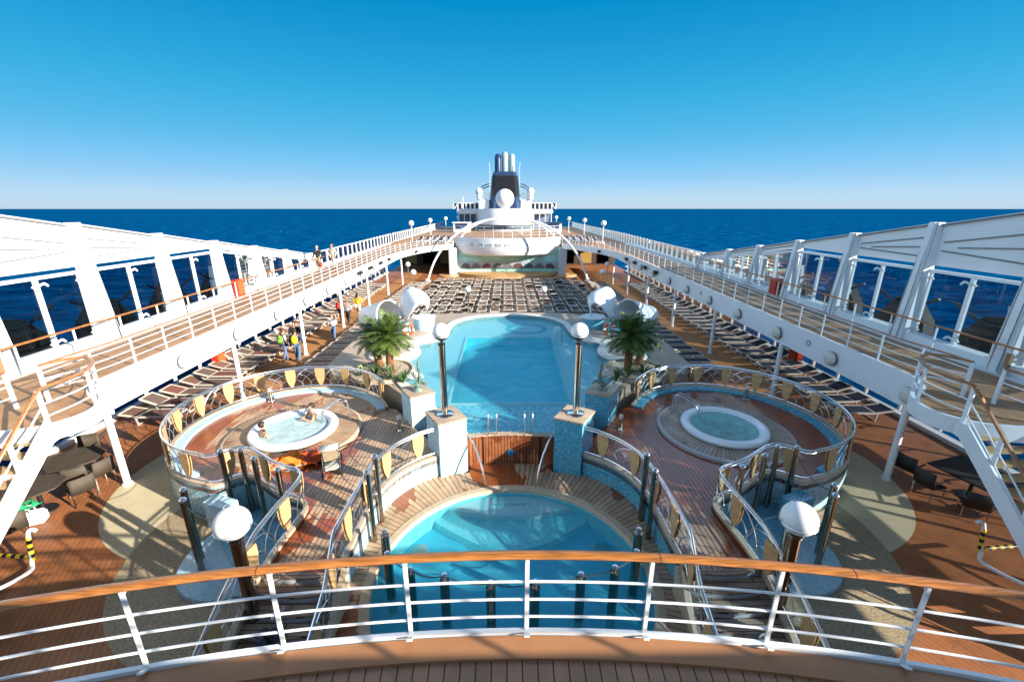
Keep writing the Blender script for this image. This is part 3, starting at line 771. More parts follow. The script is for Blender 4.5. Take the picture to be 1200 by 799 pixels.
# ------------------------------------------------------------------ raised terraces with spas, left and right
CX0, CY0, CR = 8.4, 14.6, 3.7
ZT = 1.05
ring = arc(CX0, CY0, CR, 154, -78, 60)
alc = [tuple(p[:2]) for p in smooth_path([(9.17, 10.98, 0), (8.85, 10.85, 0), (8.55, 11.0, 0), (8.3, 11.3, 0), (7.9, 11.33, 0), (7.4, 11.0, 0), (6.8, 10.55, 0), (6.25, 10.3, 0), (5.85, 10.15, 0), (5.68, 9.85, 0), (5.70, 9.3, 0), (5.76, 8.6, 0), (5.76, 7.8, 0)], 2)]
outer = ring+alc[1:]
inner_w = [tuple(p[:2]) for p in smooth_path([(2.42, 12.42, 0), (2.95, 12.08, 0), (3.5, 11.45, 0), (3.8, 10.7, 0), (3.88, 9.9, 0), (3.9, 8.8, 0), (3.9, 7.8, 0)], 2)]
def paddle_mb():
    mb = MB()
    for y in (-.035, .035):
        prof = [(-.19, .92), (-.20, .86), (-.195, .6), (-.15, .36), (-.06, .15), (0, .1), (.06, .15), (.15, .36), (.195, .6), (.20, .86), (.19, .92)]
        f1 = [mb.bm.verts.new((x, y-.012, z)) for x, z in prof]; f2 = [mb.bm.verts.new((x, y+.012, z)) for x, z in prof]
        mb.bm.faces.new(f1); mb.bm.faces.new(f2[::-1])
        for i in range(len(prof)): mb.bm.faces.new((f1[i], f1[(i+1) % len(prof)], f2[(i+1) % len(prof)], f2[i]))
    return mb
def fan_rail(root, path, n_pad, hgt=1.0, rails=False):
    P_ = Path(path); base = Vector(root.location)
    fine, _ = resample(path, .18)
    MB().tube([q+Vector((0, 0, hgt)) for q in fine], .034, n=8).build('handrail', steel, root)
    MB().tube([q+Vector((0, 0, hgt-.09)) for q in fine], .014, n=6).build('upper_rail', steel, root)
    MB().tube([q+Vector((0, 0, .09)) for q in fine], .018, n=6).build('lower_rail', steel, root)
    step = P_.len/n_pad; src = None
    for i in range(n_pad):
        sx = step*(i+.5); q = P_.at(sx); t = P_.tan(sx)
        if src is None: src = paddle_mb().build('paddle_panel', paddle_m, root, local=True, smooth=False); o = src
        else: o = inst(src, 'paddle_panel', root)
        o.location = q-base; o.rotation_euler = (0, 0, math.atan2(t.y, t.x))
        pm_ = MB(); pm_.bar(q+Vector((0, 0, 0)), q+Vector((0, 0, hgt)), .03); pm_.build('stanchion', steel, root)
        # fan of thin arcs filling the bay to the next paddle
        if i < n_pad-1:
            mb = MB(); s0 = sx+.16; s1 = sx+step-.16; w_ = s1-s0
            for c_, d in ((s0-.1, 1), (s1+.1, -1)):
                for rr in ((.42, .76, 1.08) if not rails else (.5, .9)):
                    pts = []
                    for k in range(15):
                        a = PI/2*k/14; ss = c_+d*rr*math.cos(a); h = .09+rr*math.sin(a)*.86
                        if s0 <= ss <= s1 and h <= hgt-.06: pts.append(P_.at(ss)+Vector((0, 0, h)))
                    if len(pts) > 2: mb.tube(pts, .0125, n=5)
            mb.build('fan_lattice', steel, root)
for s in (-1, 1):
    side = SIDE[s]; mos = mos_lit; dk = terr_L if s < 0 else terr_R
    m_ = lambda pts: mir(pts, s)
    tr = thing('terrace', f'round raised spa terrace with teak floor on the {side} of the small pool', 'terrace', (8.4*s, 14.6, 0))
    fl = outer+[(3.9, 7.8)]+inner_w[::-1][1:]+[(2.75, 13.4), (3.75, 14.7), (4.3, 15.55), (4.75, 16.15)]
    MB().prism(m_(fl), .9, ZT).build('floor', dk, tr, smooth=False)
    MB().wall(m_(outer), 0, ZT+.05).build('outer_wall', mosaic('terrace_mosaic_'+side, [(.30, .50, .56), (.40, .60, .64), (.24, .44, .52), (.52, .66, .66), (.20, .40, .50)], 30), tr)
    MB().wall(m_(inner_w), 0, ZT+.05).build('pool_wall', mos_lit if s < 0 else mos_shade, tr)
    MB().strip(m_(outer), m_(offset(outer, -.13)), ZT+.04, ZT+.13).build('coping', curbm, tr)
    MB().strip(m_(offset(outer[:58], -.132)), m_(offset(outer[:58], -.46)), ZT+.002, ZT+.10).build('tiled_kerb', palecurb if s < 0 else mos_shade, tr)
    MB().strip(m_(inner_w), m_(offset(inner_w, .14)), ZT+.02, ZT+.12).build('coping', curbm, tr)
    # stairs to the deck
    ts = thing('terrace_stairs', f'curved teak stairs with grey risers from the {side} terrace', 'stairs', (4.83*s, 6.7, 0))
    for i in range(6):
        z = ZT-.175*i; yb = 7.8-.33*i
        if i > 0:
            front = [(lerp(3.92, 5.74, k/10), yb-.02-.14*math.sin(PI*k/10)) for k in range(11)]
            MB().prism(m_(front+[(5.74, yb+.36), (3.92, yb+.36)]), z-.045, z).build('tread', stairwood, ts, smooth=False)
        fr = [(lerp(3.92, 5.74, k/10), yb-.0-.14*math.sin(PI*k/10)) for k in range(11)]
        bk = [(x, y+.03) for x, y in fr]
        MB().strip(m_(fr), m_(bk), z-.19, z-.046).build('riser', riser_m, ts, smooth=False)
        if i == 0:
            front = [(lerp(3.92, 5.74, k/10), yb-.02-.14*math.sin(PI*k/10)) for k in range(11)]
            MB().prism(m_(front+[(5.74, yb+.02), (3.92, yb+.02)]), z-.045, z-.001).build('tread', stairwood, ts, smooth=False)
    for xx, nm in ((5.83, 1), (3.83, 0)):
        mb = MB(); V = []
        for y, z in ((7.8, ZT+.13), (5.9, .16), (5.3, .12)):
            V.append([mb.bm.verts.new(p) for p in (((xx-.07)*s, y, 0), ((xx+.07)*s, y, 0), ((xx+.07)*s, y, z), ((xx-.07)*s, y, z))])
        for a, b2 in zip(V, V[1:]):
            for j in range(4): mb.bm.faces.new((a[j], a[(j+1) % 4], b2[(j+1) % 4], b2[j]))
        mb.bm.faces.new(V[0]); mb.bm.faces.new(V[-1])
        mb.build('side_wall', curbm, ts, smooth=False)
    zc = ZT+.13
    r1 = thing('terrace_railing', f'steel fan-pattern railing with wooden paddles round the outer {side} terrace', 'railing', (8.4*s, 14.6, zc), 0, 'terrace railings')
    fan_rail(r1, [(x, y, zc) for x, y in m_(offset(outer[:62], -.065))], 12)
    r2 = thing('terrace_railing', f'steel paddle railing round the {side} alcove and down the outer stair side', 'railing', (6.4*s, 9.6, zc), 0, 'terrace railings')
    o2 = offset(outer[62:], -.065)
    fan_rail(r2, [(x, y, zc) for x, y in m_(o2)]+[(5.83*s, 6.8, .66), (5.83*s, 5.6, .14)], 6, rails=True)
    r3 = thing('terrace_railing', f'steel paddle railing between the {side} terrace and the small pool', 'railing', (3.8*s, 9.6, zc), 0, 'terrace railings')
    fan_rail(r3, [(x, y, zc) for x, y in m_(offset(inner_w, .07))]+[(3.83*s, 6.8, .66), (3.83*s, 5.6, .14)], 6, rails=True)
    # spa
    jx, jy = 7.95*s, 14.15
    jc = thing('whirlpool', 'white round whirlpool with two bathers' if s < 0 else 'white round whirlpool with nobody in it', 'whirlpool', (jx, jy, ZT))
    MB().lathe([(1.3, 0), (2.28, 0), (2.28, .10), (2.2, .115), (1.3, .13)], (jx, jy, ZT), 64).build('wooden_surround', planks('spa_ring_teak_'+side, (.48, .31, .18) if s < 0 else (.44, .35, .28), (.40, .23, .125) if s < 0 else (.40, .28, .20), (.08, .05, .03), width=.12, length=6, radial=(0, 0, 1.75), wet=(.6, .26, .12) if s < 0 else (.55, .38, .28), wetscale=.5, wetlo=.56), jc, smooth=True)
    MB().lathe([(2.285, 0), (2.35, 0), (2.35, .09), (2.285, .122), (2.24, .122)], (jx, jy, ZT), 64).build('edging', curbm if s < 0 else plain('grey_edging', (.45, .43, .4), .5), jc)
    MB().lathe([(1.50, .16), (1.52, .24), (1.48, .31), (1.40, .34), (1.26, .33), (1.17, .27), (1.12, .12), (.9, .06), (.8, -.35), (.0, -.37)], (jx, jy, ZT), 64).build('tub', spa_m, jc)
    MB().lathe([(1.115, .13), (.9, .063), (.79, -.34), (0, -.36)], (jx, jy, ZT), 48).build('basin_lining', spa_in, jc)
    MB().sheet([(jx+p[0], jy+p[1]) for p in arc(0, 0, 1.155, 0, 355, 72)], ZT+.235).build('water', foam_L if s < 0 else foam_R, jc)
    for k in range(2):
        a = R(25 if s < 0 else 130)+k*.16
        c_, s_ = math.cos(a), math.sin(a)
        MB().tube(smooth_path([(jx+c_*1.95, jy+s_*1.95, ZT+.15), (jx+c_*1.95, jy+s_*1.95, ZT+.85), (jx+c_*1.8, jy+s_*1.8, ZT+1.0), (jx+c_*1.0, jy+s_*1.0, ZT+.75), (jx+c_*.95, jy+s_*.95, ZT+.25)], 2), .022).build('grab_rail', steel, jc)
    # short deck lights
    for i, (x, y) in enumerate(((10.3, 16.95), (4.15, 14.35))):
        t = thing('bollard_light', f'short steel deck light {"by the far kerb" if i == 0 else "beside the statue pillar"} of the {side} terrace', 'deck light', (x*s, y, ZT), 0, 'deck lights')
        MB().cyl((0, 0, .03), (0, 0, .48), .075, n=16).build('post', chrome, t, local=True)
        MB().cyl((0, 0, .48), (0, 0, .60), .078, n=16).build('lamp', cream, t, local=True)
        MB().cyl((0, 0, 0), (0, 0, .03), .14, n=20).build('foot', chrome, t, local=True)
    # foot pool in the alcove
    fp = thing('foot_pool', f'shallow blue tiled foot pool in the alcove of the {side} terrace', 'foot pool', (7.25*s, 9.6, 0))
    MB().lathe([(0, .10), (1.42, .10), (1.5, .09), (1.52, .0)], (7.25*s, 9.45, 0), 56).build('base', disc_m, fp)
    MB().prism(m_([(5.9, 9.3), (6.1, 8.8), (7.3, 9.0), (8.2, 9.9), (8.75, 10.7), (8.5, 10.95), (8.25, 11.2), (7.9, 11.25), (7.4, 10.92), (6.8, 10.47), (6.25, 10.22), (5.9, 10.05)]), .1, .13).build('floor_tile', alcove_w, fp, smooth=False)
    MB().tube([(x*s, y, .16) for x, y in [p[:2] for p in smooth_path([(5.95, 10.0, 0), (6.4, 9.7, 0), (6.9, 9.95, 0), (7.3, 10.4, 0), (7.9, 10.6, 0), (8.5, 10.75, 0)], 2)]], .035, n=6).build('rim', palecurb, fp)
    MB().box((8.45*s, 10.55, .45), (.85, .42, .9), rz=R(20)*s).build('tiled_block', mos_lit if s < 0 else mos_shade, fp, smooth=False)
    # tall steel posts
    P0 = None
    spots = [(8.5, 11.05), (7.95, 11.1), (7.3, 10.65), (6.35, 10.1), (8.28, 9.25), (8.0, 8.85), (6.75, 8.55)]
    for i, (x, y) in enumerate(spots):
        lab = f'tall polished post at the {side} foot pool, {nth(i)} counted from the whirlpool'
        if P0 is None:
            P0 = thing('steel_post', lab, 'post', (x*s, y, .1), 0, 'tall posts of the foot pools')
            MB().cyl((0, 0, 0), (0, 0, 2.12), .075, n=18).build('shaft', darksteel, P0, local=True)
            MB().lathe([(.076, 2.1), (.085, 2.13), (.085, 2.16), (.05, 2.2), (0, 2.21)], n=18).build('cap', steel, P0, local=True)
        else: dup(P0, (x*s, y, .1), 0, lab, 'tall posts of the foot pools')
    def sag(a, b, d=.12): return [Vector(a).lerp(Vector(b), k/8)+Vector((0, 0, -d*math.sin(PI*k/8))) for k in range(9)]
    pts = []
    sp3 = [(x*s, y, 2.05) for x, y in (spots[0], spots[4], spots[5], spots[6])]
    for a, b2 in zip(sp3, sp3[1:]): pts += sag(a, b2, .25)
    tag(MB().tube(pts, .010, n=6).build('rope', rubber), f'dark rope strung between the posts of the {side} foot pool', 'rope')
    # posts on the pool wall
    for i, (x, y, z) in enumerate(((3.74, 10.25, .4), (3.72, 9.5, .4))):
        dup(P0, (x*s, y, z), 0, f'polished post against the {side} small pool wall, {"farther" if i == 0 else "nearer"} of two', 'tall posts of the small pool wall')
    # big globe lamp on the pool deck
    gl = thing('globe_lamp', f'big white globe lamp on a dark polished pole beside the {side} terrace stairs', 'lamp', ((5.6 if s < 0 else 5.8)*s, 7.12, 0), 0, 'big globe lamps')
    MB().lathe([(0, .1), (.36, .1), (.42, .08), (.44, 0)], n=36).build('base', disc_m, gl, local=True)
    MB().cyl((0, 0, .1), (0, 0, 2.58), .125, n=24).build('pole', darksteel, gl, local=True)
    MB().lathe([(.125, 2.58), (.15, 2.6), (.15, 2.64), (.06, 2.66), (.06, 2.70), (0, 2.70)], n=24).build('collar', chrome, gl, local=True)
    gb = MB().ball((0, 0, 3.01), .335, 40).build('globe', globe_m, gl, local=True)
    mb = MB()
    for t in (0, 1): mb.tube([(.345*math.cos(a), .345*math.sin(a)*math.cos(R(62+t*7)), 3.01-.345*math.sin(a)*math.sin(R(62+t*7))) for a in [PI*k/20 for k in range(21)]], .006, n=5)
    mb.tube([(.338*math.cos(a), .338*math.sin(a), 2.93) for a in [2*PI*k/36 for k in range(36)]], .010, n=5, closed=True)
    mb.build('holder', steel, gl, local=True)
    # pillars
    pf = [(2.32, 12.32), (1.47, 12.76), (2.03, 13.68), (2.88, 13.22)]
    def pillar(poly, z0, z1, label, group, capm, wallm, px):
        cx = sum(p[0] for p in poly)/4*s; cy = sum(p[1] for p in poly)/4
        t = thing('tiled_pillar', label, 'pillar', (cx, cy, z0), 0, group)
        MB().prism(m_(poly), z0, z1).build('body', wallm, t, smooth=False)
        big = [(cx+(p[0]*s-cx)*1.07, cy+(p[1]-cy)*1.07) for p in poly]
        MB().prism(big, z1, z1+.07).build('cap', capm, t, smooth=False, bevel=.01)
        return t
    pillar(pf, .2, 2.33, f'blue mosaic pillar with a teak top carrying the tall globe lamp on the {side}', 'tiled pillars', capwood, mos_lit if s < 0 else mos_shade, 0)
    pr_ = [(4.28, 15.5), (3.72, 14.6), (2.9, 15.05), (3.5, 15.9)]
    pillar(pr_, .2, 2.23, f'blue mosaic pillar with a teak top carrying a statue on the {side}', 'tiled pillars', capwood, mos_lit if s < 0 else mos_shade, 0)
    gl = thing('globe_lamp', f'white globe lamp on a tall polished pole on top of the {side} front pillar', 'lamp', (2.2*s, 13.02, 2.4), 0, 'tall pillar lamps')
    MB().lathe([(0, .05), (.24, .05), (.29, .03), (.3, 0)], n=32).build('base', chrome, gl, local=True)
    MB().cyl((0, 0, .04), (0, 0, 2.44), .105, n=24).build('pole', chrome, gl, local=True)
    MB().lathe([(.105, 2.44), (.12, 2.45), (.12, 2.49), (.04, 2.51), (.04, 2.6), (.13, 2.62), (.23, 2.70), (.235, 2.72), (0, 2.66)], n=24).build('collar', black, gl, local=True)
    MB().ball((0, 0, 2.88), .275, 36).build('globe', globe_m, gl, local=True)
    MB().tube([(.280*math.cos(a), .280*math.sin(a), 2.80) for a in [2*PI*k/36 for k in range(36)]], .008, n=5, closed=True).build('holder', steel, gl, local=True)
    # statue: a shell with a rising spire on a dark foot
    st = thing('statue', f'small patinated shell statue on the {side} rear pillar', 'statue', (3.58*s, 15.25, 2.3))
    MB().lathe([(0, .3), (.1, .3), (.13, .22), (.09, .15), (.2, .06), (.22, 0)], n=20).build('foot', bronze, st, local=True)
    mb = MB()
    for k in range(9):
        a = R(-70+140*k/8); mb.ball((math.sin(a)*.2*s+.05*s, .03*math.cos(k), .42+math.cos(a)*.24), .1, 10, (.55, .45, 1.5), Matrix.Rotation(a*s, 3, 'Y'))
    mb.build('shell', shellw, st, local=True)
    mb = MB(); mb.tube([(-.1*s, 0, .25), (-.12*s, 0, .6), (-.08*s, 0, .95), (-.06*s, 0, 1.25)], 0, n=8, radii=[.1, .08, .05, .012])
    mb.tube([(-.1*s, 0, .4), (-.3*s, -.05, .35), (-.42*s, -.05, .28)], 0, n=6, radii=[.07, .05, .02]); mb.tube([(-.05*s, 0, .35), (.1*s, -.1, .25), (.25*s, -.1, .3)], 0, n=6, radii=[.07, .05, .02])
    mb.build('figure', bronze, st, local=True)

# ------------------------------------------------------------------ small front pool
PC = (0, 8.3)
fpw = thing('small_pool', 'round turquoise plunge pool behind the balcony railing', 'pool', (0, 8.3, 0))
c335 = arc(0, 8.3, 3.35, 0, 357, 119)
MB().wall(c335, -.25, .33, closed=True).build('basin_wall', pool_m, fpw)
MB().sheet(c335, -.22).build('basin_floor', pool_d, fpw)
lens2 = arc(0, 8.3, 3.33, 46, 134, 40)+[(lerp(-2.31, 2.31, k/20), 10.7-1.15*math.sin(PI*k/20)) for k in range(1, 20)]
MB().prism(lens2, -.25, .0).build('middle_step', pool_m, fpw, smooth=False)
lens1 = arc(0, 8.3, 3.33, 55, 125, 30)+[(lerp(-1.91, 1.91, k/20), 11.03-.30*math.sin(PI*k/20)) for k in range(1, 20)]
MB().prism(lens1, -.02, .17).build('white_ledge', pool_l, fpw, smooth=False)
ringo = [(-x, y) for x, y in inner_w[::-1]]+[(-1.4, 12.6), (-1.4, 13.08), (1.4, 13.08), (1.4, 12.6)]+inner_w
ringo = [(-3.83, 5.1)]+ringo+[(3.83, 5.1)]
def hit(c, a, poly):
    d = (math.cos(a), math.sin(a)); best = 99
    for p, q_ in zip(poly, poly[1:]):
        ex, ey = q_[0]-p[0], q_[1]-p[1]; den = d[0]*ey-d[1]*ex
        if abs(den) < 1e-9: continue
        t_ = ((p[0]-c[0])*ey-(p[1]-c[1])*ex)/den; u_ = ((p[0]-c[0])*d[1]-(p[1]-c[1])*d[0])/den
        if t_ > 0 and -1e-6 <= u_ <= 1+1e-6: best = min(best, t_)
    return (c[0]+d[0]*best, c[1]+d[1]*best)
angs = [R(lerp(-38, 218, k/140)) for k in range(141)]
MB().strip([(3.57*math.cos(a), 8.3+3.57*math.sin(a)) for a in angs], [hit((0, 8.3), a, ringo) for a in angs], .02, .40).build('wooden_rim', poolwood, fpw, smooth=False)
MB().lathe([(3.58, .36), (3.58, .415), (3.38, .415), (3.345, .38), (3.345, .3)], (0, 8.3, 0), 120).build('coping', curbm, fpw)
MB().sheet(c335, .27).build('water', water_m, fpw)
for sx in (-1, 1):
    dk = MB().lathe([(0, -.14), (.2, -.14), (.23, -.16), (.24, -.25)], (2.58*sx, 9.75, 0), 32).build('jet_plate', plain('jet_plate_%d' % sx, (.42, .34, .26) if sx < 0 else (.02, .10, .15), .4), fpw)
tx = bpy.data.curves.new('depth_text', 'FONT'); tx.body = '1.30 M/4 FT 3 IN'; tx.size = .17; tx.align_x = 'CENTER'; tx.extrude = .001
to = bpy.data.objects.new('tmp', tx); COL.objects.link(to); bpy.context.view_layer.update()
me = bpy.data.meshes.new_from_object(to.evaluated_get(bpy.context.evaluated_depsgraph_get())); bpy.data.objects.remove(to)
me.materials.append(plain('depth_paint', (.03, .08, .14), .5)); o = bpy.data.objects.new('depth_marking', me); COL.objects.link(o)
o.parent = fpw; o.location = (0, 11.28-8.3, .175); o.rotation_euler = (0, 0, PI)
# back wall of wet teak towards the main pool
bw = thing('teak_wall', 'wet dark teak wall between the small pool and the main pool', 'wall', (0, 13.1, .4))
wl = [(lerp(-1.5, 1.5, k/16), 13.02+.16*math.sin(PI*k/16)) for k in range(17)]
MB().strip(wl, offset(wl, .16), .38, 1.5).build('boards', wetwood, bw, smooth=False)
MB().strip(offset(wl, -.03), offset(wl, .18), 1.5, 1.54).build('cap', capwood, bw, smooth=False)
MB().lathe([(0, .03), (.12, .03), (.13, 0)], n=28).build('blue_lens', plain('blue_lens', (.02, .14, .30), .2), bw, local=True).matrix_local = Matrix.Translation((0, .06, .42)) @ Matrix.Rotation(R(90), 4, 'X')
for sx in (-1, 1):
    t = tag(MB().tube(smooth_path([(1.42*sx, 13.0, 1.55), (1.25*sx, 12.7, 1.5), (.98*sx, 12.2, 1.05), (.86*sx, 11.95, .6), (.84*sx, 11.9, .12)], 3), .028).build('pool_handrail', steel), f'curved steel handrail on the {SIDE[sx]} side of the teak wall', 'handrail', 'handrails at the teak wall')
    mb = MB()
    for d in (-.14, .14): mb.tube(smooth_path([(.62*sx+d, 13.14, 1.54), (.62*sx+d, 13.14, 2.2), (.62*sx+d, 13.3, 2.35), (.62*sx+d, 13.55, 2.2), (.62*sx+d, 13.6, 1.2)], 2), .022)
    t = thing('pool_ladder', f'upright steel ladder rails at the near end of the main pool, {SIDE[sx]} pair', 'pool ladder', (.62*sx, 13.3, 1.54), 0, 'pool ladders')
    mb.build('rails', steel, t)
    mb = MB()
    for z in (.9, .6): mb.bar((.48*sx if sx > 0 else -.48, 13.6, z), (.76*sx if sx > 0 else -.76, 13.6, z), .06, .02)
    mb.build('rung', steel, t)
# posts with rope across the front of the small pool
bp_ = [(3.12, 8.6), (2.86, 7.9), (2.25, 7.45), (1.47, 7.27), (.47, 7.08)]
seq = [(-x, y) for x, y in bp_]+[(x, y) for x, y in bp_[::-1]]
P0 = None
for i, (x, y) in enumerate(seq):
    lab = f'thick dark polished post standing in the small pool, {nth(i)} from the left'
    if P0 is None:
        P0 = thing('pool_post', lab, 'post', (x, y, -.9), 0, 'posts across the small pool')
        MB().cyl((0, 0, 0), (0, 0, 2.28), .105, n=22).build('shaft', darksteel, P0, local=True)
        MB().lathe([(.03, 2.27), (.03, 2.31), (.06, 2.33), (.075, 2.37), (.06, 2.42), (0, 2.44)], n=18).build('knob', steel, P0, local=True)
    else: dup(P0, (x, y, -.9), 0, lab)
pts = []
for a, b2 in zip(seq, seq[1:]): pts += sag((a[0], a[1], 1.46), (b2[0], b2[1], 1.46), .09)
tag(MB().tube(pts, .013, n=6).build('rope', rubber), 'dark rope hung from post to post across the small pool', 'rope')
blk = thing('pool_block', 'pale square block in the near end of the small pool', 'block', (-.38, 6.55, -.9))
MB().box((-.38, 6.55, -.2), (.62, .42, 1.4)).build('body', plain('pale_block', (.55, .55, .5), .5, var=.1), blk, smooth=False, bevel=.02)
MB().box((-.38, 6.55, .52), (.66, .46, .04)).build('top', plain('block_top', (.6, .58, .52), .5), blk, smooth=False, bevel=.008)

# ------------------------------------------------------------------ main pool
wat = [(1.5, 13.42), (2.25, 14.2), (3.2, 15.9), (4.1, 17.1), (4.9, 18.4), (5.3, 19.8), (5.45, 20.6), (5.25, 21.0), (4.95, 21.5), (4.82, 22.2), (5.05, 23.0), (5.35, 23.6), (5.2, 23.9), (4.75, 24.05), (4.25, 24.5), (3.95, 25.4), (3.8, 27.2), (3.75, 28.4), (3.2, 29.5), (2.2, 30.3), (1.1, 30.65), (0, 30.75)]
wat = [tuple(p[:2]) for p in smooth_path([(a, b, 0) for a, b in wat], 1)]
hole = wat+[(-x, y) for x, y in wat[::-1][1:]]
sur = [(1.55, 13.24), (2.95, 14.9), (4.3, 16.0), (4.7, 16.9), (5.5, 17.85), (6.8, 18.7), (8.4, 19.05), (9.2, 20.4), (9.3, 23), (9.3, 26.5), (8.5, 28.8), (7.0, 30.4), (4.5, 31.5), (0, 31.9)]
sur = sur+[(-x, y) for x, y in sur[::-1][1:]]
WZ = 1.36
mp_ = thing('main_pool', 'long turquoise swimming pool with a deep blue lane and pale shelves', 'pool', (0, 22, 0))
MB().prism(sur, 0, 1.43, holes=[hole], bottom=False).build('surround', plain('surround_teak', (.40, .31, .225), .6, var=.12, vscale=1.5), mp_, smooth=False)
oc = hole
def closed_strip(poly, d, z0, z1):
    mb = MB(); k = len(poly); V = []
    for i in range(k):
        a = Vector(poly[i-1]); b2 = Vector(poly[(i+1) % k]); t = (b2-a).normalized(); n = Vector((t.y, -t.x)); p = Vector(poly[i]); q_ = p+n*d
        V.append([mb.bm.verts.new(v) for v in ((p.x, p.y, z0), (q_.x, q_.y, z0), (q_.x, q_.y, z1), (p.x, p.y, z1))])
    for i in range(k-1):
        for j in range(4):
            try: mb.bm.faces.new((V[i][j], V[i][(j+1) % 4], V[(i+1) % k][(j+1) % 4], V[(i+1) % k][j]))
            except ValueError: pass
    return mb
closed_strip(hole, .42, 1.38, 1.50).build('coping', plain('pool_coping', (.74, .70, .62), .5, var=.06), mp_, smooth=False)
deep = [(-2.6, 16.4), (2.6, 16.4), (2.7, 26.2), (-2.7, 26.2)]
MB().sheet(hole, 1.12, holes=[deep]).build('shelf', mos_s, mp_, smooth=False)
MB().sheet([(-2.59, 16.39), (2.59, 16.39), (2.2, 14.3), (1.45, 13.3), (-1.45, 13.3), (-2.2, 14.3)], 1.124).build('near_shelf', mos_d, mp_, smooth=False)
MB().wall(hole, 1.10, 1.40, closed=True).build('shelf_wall', mos_s, mp_, smooth=False)
MB().wall(deep, .55, 1.12, closed=True).build('deep_wall', pool_t, mp_, smooth=False)
MB().sheet(deep, .55).build('deep_floor', pool_t, mp_, smooth=False)
mb = MB()
for a, b2 in zip(deep, deep[1:]+deep[:1]): mb.bar((a[0], a[1], 1.14), (b2[0], b2[1], 1.14), .09, .06)
mb.build('lane_edge', pool_l, mp_, smooth=False)
